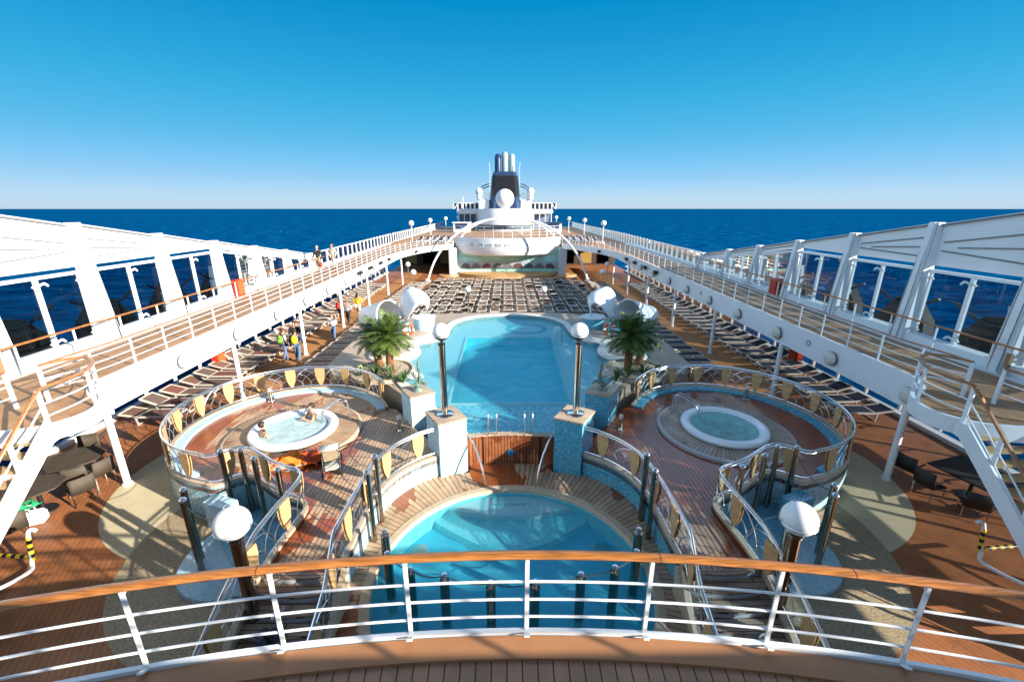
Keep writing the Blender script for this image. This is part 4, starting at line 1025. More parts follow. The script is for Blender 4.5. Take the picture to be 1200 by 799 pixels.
# a dark ribbon in the tiles at the far end
MB().tube([(1.2+1.25*math.cos(a), 28.2+1.1*math.sin(a), 1.126) for a in [2*PI*k/40 for k in range(40)]], 0, n=6, closed=True, radii=[(.2, .004)]*40).build('tile_ribbon', plain('tile_ribbon', (.05, .30, .48), .4), mp_)
MB().sheet(hole, WZ).build('water', water_m, mp_)
for s in (-1, 1):
    side = SIDE[s]
    # low round steps beside the pool
    for (cx, cy, r, lab) in ((6.3, 21.9, 1.25, 'near the palms'), (5.85, 25.3, 1.3, 'by the curved hood')):
        t = thing('round_step', f'round two-tier step {lab} on the {side} of the main pool', 'step', (cx*s, cy, 1.43), 0, 'round pool steps')
        MB().lathe([(0, .12), (r-.12, .12), (r-.02, .10), (r, 0)], (cx*s, cy, 1.43), 48).build('lower_tier', plain('step_edge', (.74, .68, .58), .5) if 'step_edge' not in MATS else MATS['step_edge'], t)
        MB().lathe([(0, .24), (r*.72, .24), (r*.76, .22), (r*.77, .12)], (cx*s+.15*s, cy+.1, 1.43), 48).build('upper_tier', plain('step_top', (.42, .34, .26), .6) if 'step_top' not in MATS else MATS['step_top'], t)
    # tiled shower drum
    t = thing('shower_drum', f'blue mosaic half-round drum with a white top on the {side} of the main pool', 'drum', (5.45*s, 26.6, 1.43))
    MB().lathe([(.62, 0), (.68, .9), (.0, .92)], (5.45*s, 26.6, 1.43), 40).build('body', mos_lit if s < 0 else mos_shade, t)
    MB().lathe([(.72, .9), (.74, .95), (.70, 1.0), (0, 1.0)], (5.45*s, 26.6, 1.43), 40).build('top', white, t)
    MB().box((6.75*s, 25.8, 1.83), (1.1, .5, .8), rz=R(35)*s).build('side_wall', mos_lit if s < 0 else mos_shade, t, smooth=False)
    # curved hoods
    def hood(cx, cy, z, L_, r0, r1, rz, tilt, label, a0, a1, cut):
        t = thing('curved_hood', label, 'shower hood', (cx, cy, z), 0, 'curved white hoods')
        mb = MB(); n, k = 26, 12; V = []
        M = Matrix.Rotation(rz, 4, 'Z') @ Matrix.Rotation(tilt, 4, 'X')
        for i in range(k+1):
            f = i/k; r_ = lerp(r0, r1, f); row = []
            for j in range(n+1):
                g = j/n; a = R(lerp(a0, a1, g)); yy = L_*(f-.5)*(1-cut*abs(g-.5)*2)+cut*L_*.5*(g-.5)
                row.append(mb.bm.verts.new(Vector((cx, cy, z))+M @ Vector((r_*math.sin(a), yy, r_*math.cos(a)))))
            V.append(row)
        for i in range(k):
            for j in range(n): mb.bm.faces.new((V[i][j], V[i][j+1], V[i+1][j+1], V[i+1][j]))
        o = mb.build('shell', white, t); md = o.modifiers.new('thickness', 'SOLIDIFY'); md.thickness = .06; md.offset = 0
        return t
    t = thing('curved_hood', f'tall white leaf-shaped hood arching over the {side} mosaic drum', 'shower hood', (6.2*s, 26.7, 2.43), 0, 'curved white hoods')
    EA = smooth_path([(5.24, 26.8, 2.8), (5.10, 27.3, 3.35), (5.45, 27.7, 3.75), (6.35, 28.0, 4.1), (6.85, 28.0, 3.95), (7.15, 27.7, 3.3), (7.0, 27.2, 2.6), (6.62, 26.8, 1.95)], 2)
    EB = smooth_path([(5.26, 26.7, 2.8), (5.20, 26.4, 3.2), (5.35, 26.1, 3.4), (5.7, 25.9, 3.25), (6.05, 25.9, 2.85), (6.3, 26.1, 2.5), (6.48, 26.4, 2.2), (6.60, 26.75, 1.97)], 2)
    mb = MB(); V = []
    for a, b2 in zip(EA, EB):
        row = []
        for k in range(9):
            f = k/8; p = a.lerp(b2, f); bul = math.sin(PI*f)*.06*min(1, (a-b2).length)
            row.append(mb.bm.verts.new(((p.x+.25*bul)*s, p.y-.3*bul, p.z+bul)))
        V.append(row)
    for a, b2 in zip(V, V[1:]):
        for j in range(8): mb.bm.faces.new((a[j], a[j+1], b2[j+1], b2[j]))
    o = mb.build('shell', white, t); md = o.modifiers.new('thickness', 'SOLIDIFY'); md.thickness = .06; md.offset = 0
    MB().cyl((5.3*s, 26.65, 2.40), (5.26*s, 26.7, 2.9), .06, n=12).build('stem', steel, t)
    MB().cyl((6.62*s, 26.88, 1.43), (6.62*s, 26.88, 2.15), .05, n=12).build('stem', steel, t)
    t = hood(8.5*s, 27.2, 2.2, 2.3, 1.05, .78, R(-58)*s, R(-12), f'low white tunnel hood behind the palms on the {side}', -112, 112, .12)
    # lifebuoy
    t = thing('lifebuoy', f'orange and white lifebuoy on a stand on the {side} of the main pool', 'lifebuoy', (6.05*s, 24.7, 1.6), 0, 'lifebuoys')
    n = 48; mo, mw = MB(), MB()
    for q_ in range(4):
        for (mbx, a0, a1) in ((mo, 10, 80), (mw, -10, 10)):
            mbx.tube([(.30*math.cos(R(90*q_+lerp(a0, a1, k/10))), 0, .48+.30*math.sin(R(90*q_+lerp(a0, a1, k/10)))) for k in range(11)], .085, n=10)
    rg = mo.build('ring', orange, t, local=True); mw.build('white_band', white, rg, local=True)
    MB().bar((0, .12, 0), (0, .12, .8), .05).build('stand', steel, t, local=True)
# ladder at the far end
t = thing('pool_ladder', 'steel ladder rails at the far right edge of the deep lane', 'pool ladder', (2.9, 25.0, 1.0), 0, 'pool ladders')
mb = MB()
for d in (0, .55): mb.tube(smooth_path([(2.75, 24.6+d, .9), (2.75, 24.6+d, 1.9), (2.9, 24.6+d, 2.15), (3.2, 24.6+d, 2.0), (3.25, 24.6+d, 1.0)], 2), .03)
mb.build('rails', steel, t)
mb = MB()
for z in (1.3, 1.05): mb.bar((2.72, 24.6, z), (2.72, 25.15, z), .1, .03)
mb.build('rung', white, t, smooth=False)
# ------------------------------------------------------------------ sun loungers
def make_lounger(sling, label, loc, rz, group, zb=.52):
    t = thing('sun_lounger', label, 'sun lounger', loc, rz, group); t.scale = (1.22, 1.2, 1.2)
    mb = MB()
    for x in (-.31, .31):
        mb.bar((x, -.95, .33), (x, .35, .33), .058, .05); mb.bar((x, .35, .33), (x, 1.0-.25*max(0, zb-.55), zb), .058, .05)
    for y, z in ((-.95, .33), (.35, .33), (1.0-.25*max(0, zb-.55), zb)): mb.bar((-.31, y, z), (.31, y, z), .058, .05)
    mb.build('frame', frame_m, t, local=True, smooth=False)
    lg = MB()
    for x in (-.28, .28): lg.bar((x, 0, 0), (x, .05, .32), .04)
    lg.bar((-.28, 0, .02), (.28, 0, .02), .035)
    l1 = lg.build('leg', frame_m, t, local=True, smooth=False); l1.location = (0, -.72, 0)
    inst(l1, 'leg', t, (0, .42, 0))
    MB().box((0, -.30, .335), (.56, 1.25, .02)).build('seat_sling', sling, t, local=True, smooth=False)
    MB().box((0, .675-.12*max(0, zb-.55), .33+(zb-.33)/2), (.56, .62, .02), rx=math.atan2(zb-.33, .65)).build('back_sling', sling, t, local=True, smooth=False)
    return t
LG = {}; vr = random.Random(9)
def lounger(kind, loc, rz, label, group):
    zb = vr.choice((.52, .52, .52, .44, .60, .72)); key = (kind, zb)
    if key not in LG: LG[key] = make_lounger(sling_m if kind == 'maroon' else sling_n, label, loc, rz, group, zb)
    else: dup(LG[key], loc, rz, label, group)
rng = random.Random(5)
for s in (-1, 1):
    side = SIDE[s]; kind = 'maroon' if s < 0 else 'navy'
    for i in range(30):
        y = 17.2+1.17*i
        if s < 0 and 20.2 < y < 21.6: pass
        lounger(kind, ((15.65+rng.uniform(-.05, .05))*s, y, 0), -PI/2*s+rng.uniform(-.05, .05), f'{kind} sun lounger by the {side} windows, {nth(i)} from the near end', f'sun loungers along the {side} windows')
    for i in range(26):
        y = 22.6+1.17*i
        lounger(kind, ((10.75+rng.uniform(-.04, .04))*s, y, 0), PI/2*s+rng.uniform(-.04, .04), f'{kind} sun lounger inside the {side} path, {nth(i)} from the near end', f'sun loungers along the inner edge of the {side} path')
ROWS = (34.5, 36.9, 39.2, 41.6, 44.0, 46.4, 48.9, 51.5, 54.1)
for j, y in enumerate(ROWS):
    xs = [-8.4+1.2*i for i in range(15)]
    xs = [x for x in xs if abs(x) < 8.9-.0*j]
    for i, x in enumerate(xs):
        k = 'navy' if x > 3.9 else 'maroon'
        lounger(k, (x+rng.uniform(-.04, .04), y+rng.uniform(-.05, .05), 0), PI+rng.uniform(-.04, .04), f'{k} sun lounger behind the main pool, {nth(j)} row, {nth(i)} from the left', 'sun loungers in rows behind the main pool')

# ------------------------------------------------------------------ smaller globe lamps
def small_lamp(x, y, z, h, r, label, group):
    t = thing('globe_lamp', label, 'lamp', (x, y, z), 0, group)
    MB().cyl((0, 0, 0), (0, 0, h), .06, n=14).build('pole', chrome if z < 1 else white, t, local=True)
    MB().lathe([(0, .04), (.14, .04), (.15, 0)], n=20).build('foot', steel, t, local=True)
    MB().lathe([(0, h), (.09, h+.02), (.16, h+.10), (0, h+.10)], n=20).build('collar', steel, t, local=True)
    MB().ball((0, 0, h+.06+r), r, 26).build('globe', globe_m, t, local=True)
small_lamp(-3.4, 35.6, 0, 2.2, .26, 'globe lamp on a slim pole in front of the lounger rows, left one', 'globe lamps by the lounger rows')
small_lamp(3.0, 35.6, 0, 2.2, .26, 'globe lamp on a slim pole in front of the lounger rows, right one', 'globe lamps by the lounger rows')
for s in (-1, 1):
    small_lamp(10.2*s, 46.2, 0, 2.1, .30, f'globe lamp beside the {SIDE[s]} path near the middle lounger block', 'globe lamps beside the paths')
    small_lamp(12.3*s, 53.0, 0, 2.1, .30, f'globe lamp far back beside the {SIDE[s]} path, near the last column', 'globe lamps beside the paths')
    for k, (y, xx) in enumerate(((62.5, 13.6), (78, 13.6), (92, 12.8), (104, 11.5))):
        small_lamp(xx*s, y, zw(62), 2.3, .38, f'globe lamp standing on the {SIDE[s]} side of the upper deck, {nth(k)} from the near end', 'globe lamps on the upper deck')

# ------------------------------------------------------------------ palms and shrubs
def leaf_tuft(mb, base, d, ln, droop, wid, nl, rngp):
    d = Vector(d).normalized(); side = d.cross(Vector((0, 0, 1)))
    if side.length < .05: side = Vector((1, 0, 0))
    side.normalize(); pts = []
    p = Vector(base); v = d.copy()
    for k in range(13):
        pts.append(p.copy()); v = (v+Vector((0, 0, -droop*k/12))).normalized(); p = p+v*ln/12
    mb.tube(pts[:12], 0, n=4, radii=[lerp(.016, .004, k/11) for k in range(12)])
    for k in range(nl):
        f = .12+.86*k/(nl-1); i = min(11, int(f*12)); q = pts[i].lerp(pts[i+1], f*12-i); tg = (pts[i+1]-pts[i]).normalized()
        for sgn in (-1, 1):
            l2 = wid*(math.sin(PI*min(1, f*.86+.12))**.7)*rngp.uniform(.8, 1.15)
            dirv = (tg*.75+side*sgn*.8+Vector((0, 0, rngp.uniform(-.30, .10)))).normalized()
            nn = tg.cross(dirv).cross(dirv).normalized()*.016
            e_ = q+dirv*l2; m2 = q+dirv*l2*.5+Vector((0, 0, .01)); nn2 = (tg-dirv*tg.dot(dirv)).normalized()*.016
            mb.bm.faces.new([mb.bm.verts.new(v_) for v_ in (q-nn2*.5, m2-nn2, e_, m2+nn2, q+nn2*.5)])
def palm(x, y, z, h, r, lean, label, seed, nf=46):
    rp_ = random.Random(seed)
    t = thing('palm_tree', label, 'palm', (x, y, z), 0, 'palms beside the main pool')
    top = Vector((x+lean[0], y+lean[1], z+h))
    k = 26; pts = []; rad = []
    for i in range(k):
        f = i/(k-1); p = Vector((x, y, z)).lerp(top, f)+Vector((lean[0]*.1*math.sin(PI*f), 0, 0)); pts.append(p)
        rad.append(lerp(.20, .15, f)*(1.0+(.10 if i % 2 else -.04))*(1.25 if f < .06 else 1))
    MB().tube(pts, 0, n=14, radii=rad).build('trunk', trunk_m, t)
    mb = MB()
    for i in range(nf):
        a = i*2.39996+rp_.uniform(-.2, .2); f = (i+.5)/nf; el = R(lerp(82, -28, f**.8))+rp_.uniform(-.12, .12)
        d = (math.cos(a)*math.cos(el), math.sin(a)*math.cos(el), math.sin(el))
        leaf_tuft(mb, top+Vector((0, 0, .05)), d, r*rp_.uniform(.85, 1.12), rp_.uniform(.10, .22), r*.30, 30, rp_)
    o = mb.build('crown', leaf_m, t, smooth=False, recalc=False)
    mb = MB()
    for i in range(9):
        a = i*.7+rp_.uniform(-.2, .2); el = R(rp_.uniform(-62, -30))
        leaf_tuft(mb, top+Vector((0, 0, -.03)), (math.cos(a)*math.cos(el), math.sin(a)*math.cos(el), math.sin(el)), r*rp_.uniform(.5, .85), .16, r*.2, 22, rp_)
    mb.build('dry_fronds', dry_m, t, smooth=False, recalc=False)
    return t
for s in (-1, 1):
    side = SIDE[s]
    palm(5.75*s, 19.3, 1.43, 1.75, 1.28, (-.05*s, .05), f'full green palm with a bare {"sunlit orange" if s<0 else "brown"} trunk on the {side} of the main pool', 11+s, 60)
    palm(6.45*s, 20.1, 1.43, 1.45, 1.1, (.25*s, .1), f'second palm half hidden behind the front one on the {side} of the main pool', 21+s, 46)
    bx = thing('planter', f'low round planting bed under the palms on the {side}', 'planter', (6.1*s, 19.6, 1.43))
    MB().lathe([(1.5, 0), (1.5, .16), (1.38, .18), (1.36, .1), (0, .1)], (6.1*s, 19.3, 1.43), 40).build('kerb', curbm, bx)
    rs = random.Random(40+s)
    for i, (x, y, z, hh) in enumerate(((4.85, 17.95, 1.46, .75), (5.5, 18.4, 1.46, .95), (6.3, 18.8, 1.46, .8), (7.0, 18.75, 1.46, .7))):
        mb = MB()
        for k in range(26):
            a = rs.uniform(0, 2*PI); el = R(rs.uniform(15, 85)); d = Vector((math.cos(a)*math.cos(el), math.sin(a)*math.cos(el), math.sin(el)))
            p = Vector((x*s, y, z)); ln = hh*rs.uniform(.6, 1.0); sd = d.cross(Vector((0, 0, 1))); sd = (sd.normalized() if sd.length > .01 else Vector((1, 0, 0)))*.035
            b0 = p+d*.03; m1 = p+d*ln*.5; e1 = p+d*ln+Vector((0, 0, -ln*.22))
            mb.bm.faces.new([mb.bm.verts.new(v_) for v_ in (b0-sd*.3, m1-sd, e1, m1+sd, b0+sd*.3)])
            for q_ in range(3):
                c_ = m1.lerp(e1, q_/3); dd = (d+sd.normalized()*rs.uniform(-1, 1)).normalized(); 
                mb.bm.faces.new([mb.bm.verts.new(v_) for v_ in (c_, c_+dd*.1+sd*.8, c_+dd*.24, c_+dd*.1-sd*.8)])
        o = mb.build('shrub', leaf_d, None, smooth=False, recalc=False)
        tag(o, f'spiky green shrub under the {side} palms, {nth(i)} outwards from the statue pillar', 'shrub', 'shrubs under the palms')

# ------------------------------------------------------------------ far end of the ship
ad = [(-17.3, 61.5), (-7.6, 61.5)]+[(x, 58.4+.0633*x*x) for x in [-7.2+14.4*k/24 for k in range(25)]]+[(7.6, 61.5), (17.3, 61.5), (17.3, 120), (-17.3, 120)]
struct(MB().prism(ad, 4.0, 4.30).build('aft_deck', walk_m, smooth=False))
hullp = [(x, 58.3+.0633*x*x) for x in [-7.4+14.8*k/30 for k in range(31)]]
fb = thing('rounded_bridge', 'white boat-shaped bridge front spanning the far end over the stage', 'bridge', (0, 60, 2.9))
mb = MB(); V = []
for i, (x, y) in enumerate(hullp):
    V.append([mb.bm.verts.new(p) for p in ((x*.97, y+1.0, 2.75), (x*.985, y+.35, 2.95), (x, y+.02, 3.6), (x, y, 3.9), (x*1.003, y-.06, 3.95), (x*1.0, y-.02, 5.2), (x*.995, y+.2, 5.22), (x*.995, y+.2, 4.28))])
for a, b2 in zip(V, V[1:]):
    for j in range(7): mb.bm.faces.new((a[j], a[j+1], b2[j+1], b2[j]))
mb.build('front', white, fb)
MB().prism([(x*.97, y+.9) for x, y in hullp]+[(7.2, 66), (-7.2, 66)], 2.74, 2.80).build('soffit', white, fb, smooth=False)
for i in range(9):
    x = -4.8+1.2*i; y = 58.3+.0633*x*x
    MB().box((x, y-.05, 4.32), (.72, .1, .34), rz=math.atan(.1266*x)).build('window', arcpat, fb, smooth=False)
rl = thing('bridge_railing', 'white railing along the curved bridge at the far end', 'railing', (0, 58.5, 5.2))
railing(rl, [(x, y+.1, 5.2) for x, y in hullp], height=1.5, levels=(.4, .8, 1.15), step=1.3, hm=white)
for s in (-1, 1):
    t = thing('pylon', f'thick pale pillar at the {SIDE[s]} end of the curved bridge', 'pylon', (7.7*s, 60.8, 0))
    MB().box((7.7*s, 60.9, 1.9), (1.1, 1.4, 3.8)).build('body', pylon_m, t, smooth=False, bevel=.08)
    MB().lathe([(0, .12), (1.5, .12), (1.55, 0)], (8.2*s, 60.3, 0), 32).build('base', stage_m, t)
stg = thing('stage', 'round tan stage floor below the bridge', 'stage', (0, 62, 0))
MB().prism([(6.9*math.cos(a), 61.2+4.0*math.sin(a)) for a in [2*PI*k/64 for k in range(64)]], 0, .4).build('platform', stage_m, stg)
tw = thing('painted_wall', 'teal wall painted with grey arches behind the stage', 'wall', (0, 61.2, 0))
tp = [(x, 61.4) for x in [-7.15+14.3*k/20 for k in range(21)]]
MB().strip(tp, [(x, y+.2) for x, y in tp], 0, 4.0).build('wall', teal_m, tw, smooth=False)
MB().box((0, 61.38, 1.35), (14.2, .06, 1.0)).build('grey_band', arcpat, tw, smooth=False)
for i in range(9):
    cx_ = -6.0+1.5*i
    MB().prism([(cx_+.68*math.cos(a), .42+.72*math.sin(a)) for a in [PI*k/16 for k in range(17)]], -.03, .03).build('arch_panel', plain('arch_panel_%d' % (i % 3), [(.10, .11, .12), (.16, .15, .15), (.13, .06, .06)][i % 3], .5) if 'arch_panel_%d' % (i % 3) not in MATS else MATS['arch_panel_%d' % (i % 3)], tw, smooth=False, local=True).matrix_local = Matrix.Translation((0, .10, .42)) @ Matrix.Rotation(R(90), 4, 'X')
lb = thing('lounge_wall', 'dark brown lounge front under the far upper deck', 'wall', (0, 72, 0))
MB().box((0, 72, 2.0), (35.6, .3, 4.0)).build('wall', plain('lounge_brown', (.06, .035, .02), .6), lb, smooth=False)
for i in range(12): MB().box((-16+i*2.9, 71.8, 1.3), (1.9, .08, 2.0)).build('window', lowpane if i % 2 else plain('lounge_gold%d' % i, (.35, .22, .06), .5), lb, smooth=False)
# arch of white tube over the bridge
for nm, y, k, lab in ((0, 55.2, 1.0, 'big white tube arch rising over the bridge at the far end, nearer one'), (1, 64, .72, 'smaller white tube arch standing on the bridge deck behind the big one')):
    prof = [(-10.4, 0), (-9.9, 1.6), (-9.3, 2.9), (-8.3, 4.3), (-7.2, 5.45), (-5.6, 6.6), (-4.2, 7.2), (-2.4, 7.65), (0, 7.85)]
    prof = prof+[(-x, z) for x, z in prof[::-1][1:]]
    pts = smooth_path([(x*k, y+.25*z, z if nm == 0 else 4.3+(z-1)*.48) for x, z in prof if nm == 0 or z > .9], 2)
    t = thing('tube_arch', lab, 'arch', (0, y, 0))
    MB().tube(pts, .14 if nm == 0 else .10, n=12).build('tube', white, t)
    if nm == 0:
        for sx in (-1, 1): MB().cyl((10.4*sx, y, 0), (10.4*sx, y, .35), .42, .25, n=20).build('foot', white, t)
# white sunbeds on the upper deck
u0 = None
for s in (-1, 1):
    for i in range(14):
        x = (8.6+1.0*(i % 5))*s+(.4*s if i > 4 else 0); y = 61.8+2.5*(i//5)
        lab = f'white sunbed {SIDE[s]} of the bridge, {nth(i//5)} row, {nth(i % 5)} from the bridge'
        if u0 is None:
            u0 = thing('sunbed', lab, 'sunbed', (x, y, 4.31), .3*s, 'white sunbeds on the upper deck')
            mb = MB()
            for xx in (-.3, .3): mb.bar((xx, -.9, .34), (xx, .3, .34), .06); mb.bar((xx, .3, .34), (xx, .95, .7), .06); mb.bar((xx, -.6, 0), (xx, -.6, .34), .05); mb.bar((xx, .4, 0), (xx, .4, .34), .05)
            mb.build('frame', white, u0, local=True, smooth=False)
            mb = MB(); mb.box((0, -.3, .36), (.56, 1.2, .03)); mb.bar((0, .3, .36), (0, .95, .72), .56, .03); mb.build('sling', sling_n, u0, local=True, smooth=False)
        else: dup(u0, (x, y, 4.31), .3*s, lab)
# white deckhouse, wings, dome and funnel
FX = -.55
dh = thing('deckhouse', 'white tiered deckhouse under the funnel at the far end', 'deckhouse', (FX, 100, 4.3))
MB().lathe([(0, 4.7), (6.3, 4.7), (6.35, 4.6), (6.35, 0)], (FX, 102, 4.3), 64).build('round_front', white, dh)
MB().lathe([(6.37, 1.3), (6.4, 1.3), (6.4, .3), (6.37, .3)], (FX, 102, 4.3), 64).build('window_band', lowpane, dh)
for s in (-1, 1):
    MB().box((FX+8.5*s, 106, 8.35), (5.0, 9, 1.1)).build('wing', white, dh, smooth=False, bevel=.25)
    MB().box((FX+8.3*s, 107.5, 6.1), (4.4, 6, 3.5)).build('recessed_wall', plain('recess_blue_%d' % s, (.16, .22, .34), .5), dh, smooth=False)
    mb = MB()
    for k_ in range(4): mb.bar((FX+(6.6+1.35*k_)*s, 101.9, 4.3), (FX+(6.6+1.35*k_)*s, 101.9, 7.9), .16)
    mb.bar((FX+6.3*s, 101.9, 5.6), (FX+10.9*s, 101.9, 5.6), .12)
    mb.build('gallery_frame', white, dh, smooth=False)
    mb = MB()
    for i in range(6): mb.box((FX+(6.4+.95*i)*s, 101.6, 9.55), (.62, .12, 1.15))
    mb.build('window', lowpane if 0 else funnelblack, dh, smooth=False)
    mb = MB(); mb.bar((FX+5.8*s, 101.62, 10.2), (FX+10.6*s, 101.62, 10.2), .2, .16); mb.bar((FX+10.6*s, 101.62, 10.2), (FX+11.4*s, 101.62, 9.0), .2, .16)
    for i in range(7): mb.bar((FX+(5.93+.95*i)*s, 101.62, 8.9), (FX+(5.93+.95*i)*s, 101.62, 10.2), .2, .14)
    mb.build('window_frame', white, dh, smooth=False)
    MB().box((FX+4.9*s, 107, 9.9), (2.6, 7, 2.2)).build('upper_block', white, dh, smooth=False, bevel=.1)
    mb = MB()
    for z in (11.2, 11.6, 12.0, 12.4): mb.bar((FX+3.4*s, 104, z), (FX+6.1*s, 104, z), .07)
    for x in (3.6, 4.4, 5.2, 6.0): mb.bar((FX+x*s, 104, 11.0), (FX+x*s, 104, 12.5), .07)
    mb.build('deck_rail', white, dh, smooth=False)
    mb = MB()
    for o_ in (0, .5): mb.tube([(FX+(3.3+3.0*math.sin(a)+o_*.4)*s, 105, 10.9+o_+3.0*math.cos(a)) for a in [PI/2*k/10 for k in range(11)]], .12, n=6)
    mb.build('curved_strut', navy, dh)
    t = thing('small_radome', f'small white dome on the {SIDE[s]} side of the funnel', 'radome', (FX+5.9*s, 103.6, 11))
    MB().cyl((0, 0, 0), (0, 0, 1.5), .6, n=20).build('stem', white, t, local=True); MB().ball((0, 0, 1.7), .85, 24).build('dome', white, t, local=True)
    # box-like deck shelters at the sides
    t = thing('deck_shelter', f'low dark blue topped shelter on the {SIDE[s]} of the upper deck', 'shelter', (9.5*s, 92, 4.3))
    MB().box((9.5*s, 92.5, 5.2), (3.4, 3, 1.8)).build('walls', white, t, smooth=False, bevel=.1)
    MB().box((9.5*s, 90.95, 5.5), (2.4, .1, 1.0)).build('window', navy, t, smooth=False)
    MB().box((9.5*s, 92.5, 6.2), (3.8, 3.4, .2)).build('roof', navy if s > 0 else white, t, smooth=False, bevel=.05)
rd = thing('radome', 'large white satellite dome in front of the funnel', 'radome', (FX, 97.6, 9))
MB().lathe([(1.1, 0), (.95, .5), (.9, 1.0)], (FX, 97.6, 9), 32).build('stem', white, rd)
MB().ball((FX, 97.6, 11.05), 2.02, 48).build('dome', white, rd)
fu = thing('funnel', 'tall navy and black ship funnel with three exhaust pipes', 'funnel', (FX, 105, 9))
mb = MB(); prof = [(3.55, 9), (3.35, 11), (3.15, 13), (2.95, 16.2), (2.6, 16.6)]
def fr(z, hx, hy): return [(FX+hx*a, 105.5+hy*b_, z) for a, b_ in ((-1, -.6), (-.75, -1), (.75, -1), (1, -.6), (1, 1), (-1, 1))]
def loft(rs, capt=True):
    mb = MB(); V = [[mb.bm.verts.new(p) for p in r_] for r_ in rs]
    for a, b2 in zip(V, V[1:]):
        k = len(a)
        for j in range(k): mb.bm.faces.new((a[j], a[(j+1) % k], b2[(j+1) % k], b2[j]))
    mb.bm.faces.new(V[0]); mb.bm.faces.new(V[-1]); return mb
loft([fr(9, 3.6, 3.2), fr(11.6, 3.35, 3.0)]).build('skirt', navy, fu, smooth=False)
loft([fr(11.6, 3.3, 2.95), fr(16.2, 2.8, 2.6)]).build('casing', funnelblack, fu, smooth=False)
mb = MB()
for i in range(12):
    z = 11.7+.38*i; q_ = fr(z, lerp(3.42, 2.9, i/12), lerp(3.05, 2.7, i/12))
    for a, b2 in zip(q_[:4], q_[1:5]): mb.bar(a, b2, .14, .16)
mb.build('louvre', plain('louvre_grey', (.022, .022, .028), .35), fu, smooth=False)
loft([fr(16.2, 2.85, 2.6), fr(17.0, 2.5, 2.3)]).build('crown', navy, fu, smooth=False)
for i, (x, h, mt) in enumerate(((-1.55, 20.0, navy), (0, 20.5, None), (1.6, 20.1, None))):
    pm2 = mt or (MATS.get('pipe_grey') or plain('pipe_grey', (.30, .36, .36), .4, var=.1))
    pp_ = MB().tube([(FX+x, 104.5, 16.6), (FX+x, 104.5, h-.7), (FX+x, 104.6, h-.2), (FX+x, 105.0, h+.15), (FX+x, 105.5, h+.2)], .72, n=18).build('exhaust_pipe', pm2, fu)
    MB().cyl((FX+x, 105.5, h+.2), (FX+x, 105.62, h+.2), .74, n=18).build('rim', funnelblack, pp_)
mb = MB()
for x in (-3.3, 3.3): mb.bar((FX+x, 103, 16.4), (FX+x*1.04, 103, 18.9), .07); mb.bar((FX+x*1.05, 103, 13), (FX+x, 103, 17), .06)
mb.build('aerial', white, fu, smooth=False)
for x, h_, lab in ((-9.3, 11.5, 'thin white aerial on the left wing of the far deckhouse'), (-2.2, 10.4, 'thin white aerial left of the big dome'), (8.7, 10.4, 'thin white aerial on the right wing of the far deckhouse')):
    tag(MB().cyl((FX+x, 100, 8.9), (FX+x, 100, h_), .07, n=8).build('aerial', white), lab, 'aerial', 'aerials on the deckhouse')
# ------------------------------------------------------------------ people
def skin_mesh(name, verts, edges, radii, mat, parent, lvl=1, root_i=0):
    me = bpy.data.meshes.new(name); me.from_pydata([tuple(v) for v in verts], edges, [])
    tmp = bpy.data.objects.new('tmp', me); COL.objects.link(tmp)
    tmp.modifiers.new('s', 'SKIN'); sv = me.skin_vertices[0].data
    for i, r_ in enumerate(radii):
        sv[i].radius = r_ if isinstance(r_, tuple) else (r_, r_); sv[i].use_root = (i == root_i)
    sb = tmp.modifiers.new('u', 'SUBSURF'); sb.levels = lvl; sb.render_levels = lvl
    bpy.context.view_layer.update()
    out = bpy.data.meshes.new_from_object(tmp.evaluated_get(bpy.context.evaluated_depsgraph_get()))
    bpy.data.objects.remove(tmp)
    out.name = name; out.materials.clear(); out.materials.append(mat)
    out.polygons.foreach_set('use_smooth', [True]*len(out.polygons))
    o = bpy.data.objects.new(name, out); COL.objects.link(o); o.parent = parent
    return o
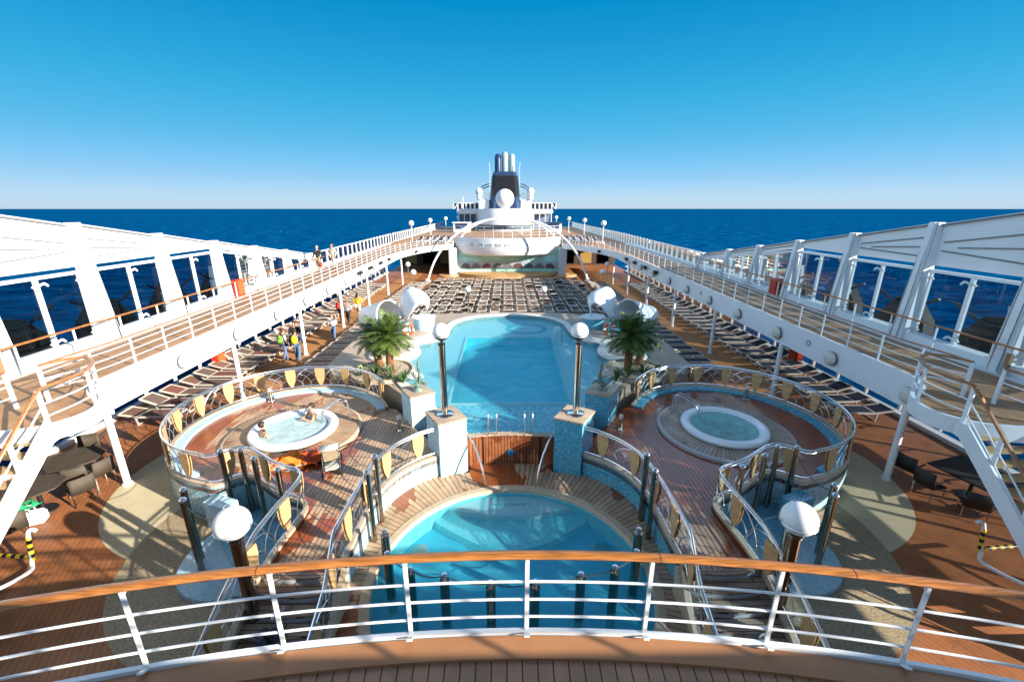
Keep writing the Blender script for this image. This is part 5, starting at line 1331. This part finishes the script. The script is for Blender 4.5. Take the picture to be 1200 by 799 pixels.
def person(label, loc, rz, shirt, trousers, hair=None, step=.16, arms='down', group=None, long_sleeve=True, shorts=False, height=1.72, bag=None, hair_len=0, scale=1.2):
    hair = hair or hair_m
    t = thing('person', label, 'person', loc, rz, group); k = height/1.72*scale; t.scale = (k, k, k)
    # joints (figure faces +y)
    hipL, hipR = (-.095, 0, .90), (.095, 0, .90)
    kL, kR = (-.10, step*.55, .49), (.10, -step*.25, .49)
    aL, aR = (-.10, step*.75, .085), (.10, -step*1.25, .12)
    tL, tR = (-.11, step*.75+.17, .03), (.11, -step*1.25+.15, .03)
    if arms == 'down': eL, wL, eR, wR = (-.27, -.06, 1.12), (-.27, .07, .88), (.27, .03, 1.12), (.26, .20, .92)
    elif arms == 'front': eL, wL, eR, wR = (-.26, .02, 1.13), (-.14, .24, 1.12), (.26, .02, 1.13), (.14, .24, 1.14)
    else: eL, wL, eR, wR = (-.30, .02, 1.14), (-.22, .2, 1.32), (.27, -.04, 1.12), (.27, .08, .88)
    V = [(0, 0, .94), (0, .0, 1.12), (0, -.01, 1.34), (0, 0, 1.44), (0, .005, 1.51), (0, .02, 1.60), (0, .01, 1.69),
         hipL, kL, aL, tL, hipR, kR, aR, tR,
         (-.19, 0, 1.40), eL, wL, (.19, 0, 1.40), eR, wR]
    hL = Vector(wL)+(Vector(wL)-Vector(eL)).normalized()*.1; hR = Vector(wR)+(Vector(wR)-Vector(eR)).normalized()*.1
    V += [tuple(hL), tuple(hR)]
    E = [(0, 1), (1, 2), (2, 3), (3, 4), (4, 5), (5, 6), (0, 7), (7, 8), (8, 9), (9, 10), (0, 11), (11, 12), (12, 13), (13, 14), (2, 15), (15, 16), (16, 17), (17, 21), (2, 18), (18, 19), (19, 20), (20, 22)]
    Rr = [(.15, .11), (.13, .095), (.16, .11), (.055, .055), (.05, .052), (.078, .098), (.06, .07), .085, .058, .04, .035, .085, .058, .04, .035, .058, .042, .03, .058, .042, .03, (.042, .022), (.042, .022)]
    body = skin_mesh('body', V, E, Rr, skin_m, t, 2)
    # clothes: slightly fuller tubes over the same joints
    sv = [(0, 0, .90), (0, 0, 1.12), (0, -.01, 1.34), (0, 0, 1.41), (-.19, 0, 1.40), eL, (.19, 0, 1.40), eR]
    se = [(0, 1), (1, 2), (2, 3), (2, 4), (4, 5), (2, 6), (6, 7)]
    srr = [(.175, .13), (.155, .115), (.18, .13), (.07, .07), .075, .058, .075, .058]
    if long_sleeve: sv += [wL, wR]; se += [(5, 8), (7, 9)]; srr += [.046, .046]
    skin_mesh('shirt', sv, se, srr, shirt, t, 2)
    tv = [(0, 0, .96), hipL, kL, aL, hipR, kR, aR]; te = [(0, 1), (1, 2), (2, 3), (0, 4), (4, 5), (5, 6)]; trr = [(.165, .125), .105, .078, .062, .105, .078, .062]
    if shorts: tv = [(0, 0, .96), hipL, tuple(Vector(kL)+Vector((0, 0, .06))), hipR, tuple(Vector(kR)+Vector((0, 0, .06)))]; te = [(0, 1), (1, 2), (0, 3), (3, 4)]; trr = [(.165, .125), .105, .09, .105, .09]
    skin_mesh('trousers', tv, te, trr, trousers, t, 2)
    for a, b2 in ((aL, tL), (aR, tR)):
        MB().tube([Vector(a)+Vector((0, -.06, -.04)), Vector(a)+Vector((0, 0, -.03)), Vector(b2)], 0, n=8, radii=[.05, .055, .035]).build('shoe', shoe_m, t, local=True)
    mb = MB(); mb.ball((0, -.012, 1.655), .105, 16, (.88, 1.0, 1.0))
    if hair_len: mb.ball((0, -.07, 1.55), .09, 12, (1, .5, 1.5))
    bm = mb.bm
    for v in list(bm.verts):
        if v.co.y > .055 and v.co.z < 1.68: bm.verts.remove(v)
    mb.build('hair', hair, t, local=True)
    mb = MB(); mb.ball((0, .115, 1.595), .016, 8, (1, 1, 1.6)); mb.build('nose', skin_m, t, local=True)
    return t
def backpack(label, loc, rz, mat, k=1.2):
    t = thing('backpack', label, 'backpack', loc, rz)
    mb = MB(); mb.ball((0, 0, .22), .2, 18, (.85, .5, 1.15)); mb.build('body', mat, t, local=True)
    mb = MB(); mb.ball((0, -.09, .15), .12, 14, (.95, .5, .8)); mb.build('pocket', mat, t, local=True)
    mb = MB()
    for x in (-.1, .1): mb.tube([(x, .08, .42), (x, .22, .46), (x*1.3, .33, .3), (x*1.2, .22, .08), (x, .08, .06)], .02, n=6)
    mb.build('strap', c_black, t, local=True)
    t.scale = (k, k, k)
def onback(label, loc, rz, mat, k=1.2):
    d = Vector((-math.sin(rz), math.cos(rz), 0)); backpack(label, (loc[0]-d.x*.21*k, loc[1]-d.y*.21*k, loc[2]+1.0*k), rz, mat, k)
P1 = (-13.75, 25.0, 0); person('person in a cream jacket and jeans with a green rucksack', P1, R(-40), c_cream, jeans, arms='front', height=1.7)
onback('green rucksack worn by the person in the cream jacket', P1, R(-20), c_green)
P2 = (-12.95, 24.9, 0); person('person in a navy jacket and jeans with a lime rucksack', P2, R(10), c_navy, jeans, height=1.72, arms='down')
onback('lime yellow rucksack worn by the person in the navy jacket', P2, R(10), c_lime)
P3 = (-13.7, 26.4, 0); person('person in dark clothes facing the two rucksack wearers on the left path', P3, R(190), c_black, c_navy, height=1.8, arms='front')
P4 = (-12.4, 29.2, 0); person('person in a pale top and jeans walking alone on the left path', P4, R(175), c_white, jeans, hair=plain('ginger_hair', (.25, .09, .02), .6), height=1.65, arms='front', step=.22)
P5 = (-13.75, 34.3, 0); person('person in a red top with a red rucksack walking away on the left path', P5, R(-12), c_red, c_black, hair=MATS['ginger_hair'], height=1.7, step=.2)
onback('red rucksack worn by the walker in the red top', P5, R(-12), c_red)
P6 = (-13.05, 33.9, 0); person('person in a grey waistcoat and black trousers on the left path', P6, R(-5), c_grey, c_black, hair=MATS['ginger_hair'], height=1.62, step=.2)
P7 = (-12.75, 35.6, 0); person('dark haired person in a yellow top and white shorts on the left path', P7, R(-8), c_yel, c_white, long_sleeve=False, shorts=True, height=1.85, step=.2, hair_len=1)
z9 = zw(38)
person('person in a dark jacket carrying a red bag on the left upper walkway', (-15.6, 35.6, zw(35.6)), R(170), c_black, c_tan, hair=plain('grey_hair', (.3, .26, .22), .6), height=1.78, step=.2)
t = thing('hand_bag', 'red bag held by the walker in the dark jacket', 'bag', (-15.33, 35.35, zw(35.6)+.5)); MB().ball((0, 0, .17), .19, 16, (.8, .5, 1)).build('body', c_red, t, local=True)
MB().tube([(-.08, 0, .3), (-.06, 0, .42), (.06, 0, .42), (.08, 0, .3)], .014, n=6).build('handle', c_red, t, local=True)
person('person in pale beige clothes on the left upper walkway beside the screen end', (-15.3, 37.9, zw(37.9)), R(160), c_cream, c_cream, hair=MATS['ginger_hair'], height=1.72, step=.16)
# two bathers in the left whirlpool
def bather(label, loc, rz, pose):
    t = thing('person', label, 'person', loc, rz); t.scale = (1.15, 1.15, 1.15)
    if pose: eL, wL, eR, wR = (-.24, .16, .22), (-.08, .30, .30), (.24, .16, .22), (.08, .30, .32)
    else: eL, wL, eR, wR = (-.30, .05, .16), (-.40, .25, .05), (.30, .08, .16), (.34, .32, .06)
    hL = Vector(wL)+(Vector(wL)-Vector(eL)).normalized()*.09; hR = Vector(wR)+(Vector(wR)-Vector(eR)).normalized()*.09
    V = [(0, 0, -.12), (0, -.02, .1), (0, -.02, .34), (0, 0, .46), (0, .005, .53), (0, .02, .62), (0, .01, .71), (-.18, 0, .40), eL, wL, tuple(hL), (.18, 0, .40), eR, wR, tuple(hR), (-.1, .3, -.15), (.1, .3, -.15)]
    E = [(0, 1), (1, 2), (2, 3), (3, 4), (4, 5), (5, 6), (2, 7), (7, 8), (8, 9), (9, 10), (2, 11), (11, 12), (12, 13), (13, 14), (0, 15), (0, 16)]
    Rr = [(.16, .12), (.14, .1), (.17, .11), (.058, .058), (.052, .054), (.08, .1), (.06, .07), .06, .045, .033, (.042, .022), .06, .045, .033, (.042, .022), .085, .085]
    skin_mesh('body', V, E, Rr, skin_m, t, 2)
    mb = MB(); mb.ball((0, -.012, .675), .107, 16, (.88, 1, 1))
    for v in list(mb.bm.verts):
        if v.co.y > .05 and v.co.z < .70: mb.bm.verts.remove(v)
    mb.build('hair', hair_m, t, local=True)
    MB().ball((0, .115, .615), .016, 8, (1, 1, 1.6)).build('nose', skin_m, t, local=True)
bather('dark haired bather with hands to the face in the left whirlpool', (-7.62, 14.95, 1.03), R(140), True)
bather('short haired bather sitting low at the near left of the left whirlpool', (-8.78, 13.62, .95), R(-40), False)

# ------------------------------------------------------------------ things lying about
t = thing('pushchair', 'patterned pushchair parked on the left terrace beside the whirlpool', 'pushchair', (-5.7, 11.9, ZT), R(20))
mb = MB()
for x in (-.25, .25):
    mb.tube(smooth_path([(x, .45, .12), (x, .1, .45), (x*.95, -.3, .75), (x*.9, -.5, 1.02)], 2), .018, n=7); mb.tube([(x, -.4, .12), (x, .0, .5)], .016, n=7)
    mb.tube(smooth_path([(x, .1, .5), (x, .3, .62), (x, .32, .66)], 1), .015, n=6)
mb.bar((-.24, -.5, 1.02), (.24, -.5, 1.02), .04); mb.bar((-.25, .32, .66), (.25, .32, .66), .035)
mb.build('frame', steel, t, local=True)
mb = MB(); mb.box((0, .05, .42), (.44, .42, .06)); mb.bar((0, -.15, .44), (0, -.38, .92), .44, .05); mb.box((0, .3, .32), (.42, .06, .22)); mb.build('seat', c_tan, t, local=True, bevel=.02)
mb = MB(); n_ = 14
for i in range(8):
    a0, a1_ = R(20+i*13), R(20+(i+1)*13)
    mb.quad((-.26, -.42+.34*math.cos(a0), .66+.42*math.sin(a0)), (.26, -.42+.34*math.cos(a0), .66+.42*math.sin(a0)), (.26, -.42+.34*math.cos(a1_), .66+.42*math.sin(a1_)), (-.26, -.42+.34*math.cos(a1_), .66+.42*math.sin(a1_)))
o = mb.build('hood', c_pat, t, local=True); o.modifiers.new('thickness', 'SOLIDIFY').thickness = .02
MB().box((0, -.1, .24), (.42, .5, .18)).build('basket', c_pat, t, local=True, bevel=.03)
for x in (-.27, .27):
    for y in (.45, -.4): MB().cyl((x-.025, y, .12), (x+.025, y, .12), .12, n=18).build('wheel', black, t, local=True)
def heap(name, label, cat, loc, mat, sx, sy, h, seed):
    r_ = random.Random(seed); mb = MB(); n = 22; ph = [r_.uniform(0, 6.28) for _ in range(8)]; V = []
    for i in range(n+1):
        row = []
        for j in range(n+1):
            u_, v_ = i/n*2-1, j/n*2-1; e_ = max(0, 1-(u_*u_+v_*v_)*.62)
            z = h*e_*(.55+.25*math.sin(5*u_+ph[0]+2*math.sin(3*v_+ph[3]))+.22*math.sin(6*v_+ph[1]+2*u_)+.12*math.sin(13*(u_+v_)+ph[2]))
            row.append(mb.bm.verts.new((u_*sx*(1+.15*math.sin(4*v_+ph[4])), v_*sy*(1+.2*math.sin(5*u_+ph[5])), max(.012, z))))
        V.append(row)
    for i in range(n):
        for j in range(n): mb.bm.faces.new((V[i][j], V[i][j+1], V[i+1][j+1], V[i+1][j]))
    o = mb.build(name, mat); o.location = loc; o.modifiers.new('thickness', 'SOLIDIFY').thickness = -.01
    tag(o, label, cat); return o
heap('towel', 'crumpled bright orange towel lying by the left whirlpool', 'towel', (-7.2, 12.2, ZT+.10), c_orange, .55, .36, .30, 3).rotation_euler = (0, 0, .3)
heap('towel', 'deep orange towel heaped beside the brighter one by the left whirlpool', 'towel', (-6.55, 12.4, ZT+.08), c_dorange, .48, .36, .30, 8).rotation_euler = (0, 0, -.3)
heap('cloth_bag', 'limp dark grey bag lying on the left terrace stairs', 'bag', (-5.0, 6.5, .53), cloth('slate', (.05, .06, .08)), .26, .32, .32, 5)
for k, (x, y) in enumerate(((-5.1, 7.05), (-5.0, 7.13))):
    mb = MB(); mb.prism([(x+.05*math.cos(a), y+.13*math.sin(a)) for a in [2*PI*i/14 for i in range(14)]], .70, .722)
    t = thing('flip_flop', f'{"outer" if k == 0 else "inner"} one of a pair of flip-flops on the left terrace stairs', 'flip-flop', (x, y, .70), 0, 'flip-flops on the stairs')
    mb.build('sole', white, t, smooth=False)
    MB().tube([(x-.045, y-.02, .722), (x, y+.06, .755), (x+.045, y-.02, .722)], .008, n=5).build('strap', c_navy, t)

# ------------------------------------------------------------------ tables and chairs beneath the stairs
def chair(loc, rz, label, mat, group):
    t = thing('rattan_chair', label, 'chair', loc, rz, group); t.scale = (1.15, 1.12, 1.12)
    MB().box((0, 0, .43), (.52, .5, .06)).build('seat', mat, t, local=True, bevel=.015)
    mb = MB(); n = 8; V = []
    for i in range(n+1):
        u_ = i/n*2-1; V.append([mb.bm.verts.new((u_*.27, -.24-.05*(1-u_*u_), .42)), mb.bm.verts.new((u_*.27, -.32-.05*(1-u_*u_), .92))])
    for a, b2 in zip(V, V[1:]): mb.bm.faces.new((a[0], b2[0], b2[1], a[1]))
    o = mb.build('backrest', mat, t, local=True); o.modifiers.new('thickness', 'SOLIDIFY').thickness = .03
    for x in (-.24, .24):
        for y in (-.22, .22): MB().cyl((x, y, 0), (x, y, .41), .018, n=8).build('leg', chrome, t, local=True)
        MB().bar((x, -.24, .62), (x, .22, .64), .04, .03).build('armrest', mat, t, local=True)
def table(loc, r, label, mat, sq=False):
    t = thing('table', label, 'table', loc, R(15)); t.scale = (1.15, 1.15, 1.2)
    if sq: MB().box((0, 0, .72), (2*r, 2*r, .05)).build('tabletop', mat, t, local=True, bevel=.02)
    else: MB().prism([(r*math.cos(R(22.5+45*i)), r*math.sin(R(22.5+45*i))) for i in range(8)], .70, .74).build('tabletop', mat, t, local=True, smooth=False, bevel=.008)
    MB().cyl((0, 0, .04), (0, 0, .70), .05, n=14).build('pedestal', black, t, local=True)
    MB().lathe([(0, .04), (.28, .03), (.3, 0)], n=28).build('foot', black, t, local=True)
G = 'rattan chairs under the left stairs'
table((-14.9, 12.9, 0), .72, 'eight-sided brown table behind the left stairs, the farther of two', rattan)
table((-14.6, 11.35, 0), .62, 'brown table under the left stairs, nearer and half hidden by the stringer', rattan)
chair((-13.95, 12.65, 0), R(75), 'brown chair with its back to the column at the farther left table', rattan, G)
chair((-15.5, 13.9, 0), R(205), 'pale backed chair beyond the farther left table', rattan, G)
chair((-14.3, 12.35, 0), R(30), 'brown chair at the near side of the farther left table', rattan, G)
chair((-13.7, 11.75, 0), R(60), 'brown chair in the sun at the nearer left table', rattan, G)
chair((-14.0, 10.0, 0), R(60), 'brown chair in front of the white cloth under the left stairs', rattan, G)
G = 'dark chairs under the right stairs'
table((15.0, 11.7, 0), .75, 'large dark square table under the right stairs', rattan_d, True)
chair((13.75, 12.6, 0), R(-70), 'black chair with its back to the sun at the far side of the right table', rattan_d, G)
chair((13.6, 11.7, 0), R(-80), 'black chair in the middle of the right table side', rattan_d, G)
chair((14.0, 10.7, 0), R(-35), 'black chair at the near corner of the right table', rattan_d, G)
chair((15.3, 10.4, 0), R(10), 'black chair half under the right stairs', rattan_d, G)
t = thing('beach_bag', 'white beach bag lying on the deck under the left stairs', 'bag', (-14.35, 10.75, 0), R(25))
mb = MB(); mb.box((0, 0, .2), (.75, .34, .4)); mb.build('body', pad, t, local=True, bevel=.07)
mb = MB()
for y in (-.12, .12): mb.tube([(-.12, y, .38), (-.1, y, .55), (.1, y, .55), (.12, y, .38)], .014, n=6)
mb.build('handle', pad, t, local=True)
heap('cloth', 'emerald green cloth lying under the left stairs', 'cloth', (-14.5, 10.9, .46), greencloth, .25, .22, .2, 12)
# red equipment boxes at the ship's sides
for s in (-1, 1):
    for i, (x, y, z, w_) in enumerate(((16.5, 26.0, zw(26)+.0, .8), (16.9, 23.6, 0, .8))):
        t = thing('equipment_box', f'red safety locker {"on the upper walkway" if i == 0 else "by the lower windows"} on the {SIDE[s]}', 'locker', (x*s, y, z), 0, 'red lockers')
        MB().box((0, 0, .54), (.36, w_, 1.0)).build('body', redm, t, local=True, bevel=.03)
        MB().box((-.20*s, 0, .56), (.03, w_*.8, .8)).build('door', orange if s < 0 else redm, t, local=True, bevel=.01)
        MB().box((0, 0, .03), (.3, w_*.8, .06)).build('foot', white, t, local=True)
for s in (-1, 1):
    t = thing('waste_bin', f'white slim bin by the wind screen rib above the {SIDE[s]} stairs', 'bin', (16.35*s, 13.0, zw(13)))
    MB().box((0, 0, .4), (.12, .12, .8)).build('post', plain('brown_post_%d' % s, (.3, .17, .08), .5), t, local=True, bevel=.01)
    MB().box((-.02*s, 0, .9), (.15, .2, .22)).build('box', white, t, local=True, bevel=.02)
t = thing('deck_winch', 'white covered deck winch beside the red locker on the left walkway', 'winch', (-16.2, 28.0, zw(28)))
MB().box((0, 0, .45), (.5, .6, .9)).build('body', white, t, local=True, bevel=.12); MB().cyl((-.3, 0, 1.0), (.3, 0, 1.0), .22, n=18).build('drum', white, t, local=True)
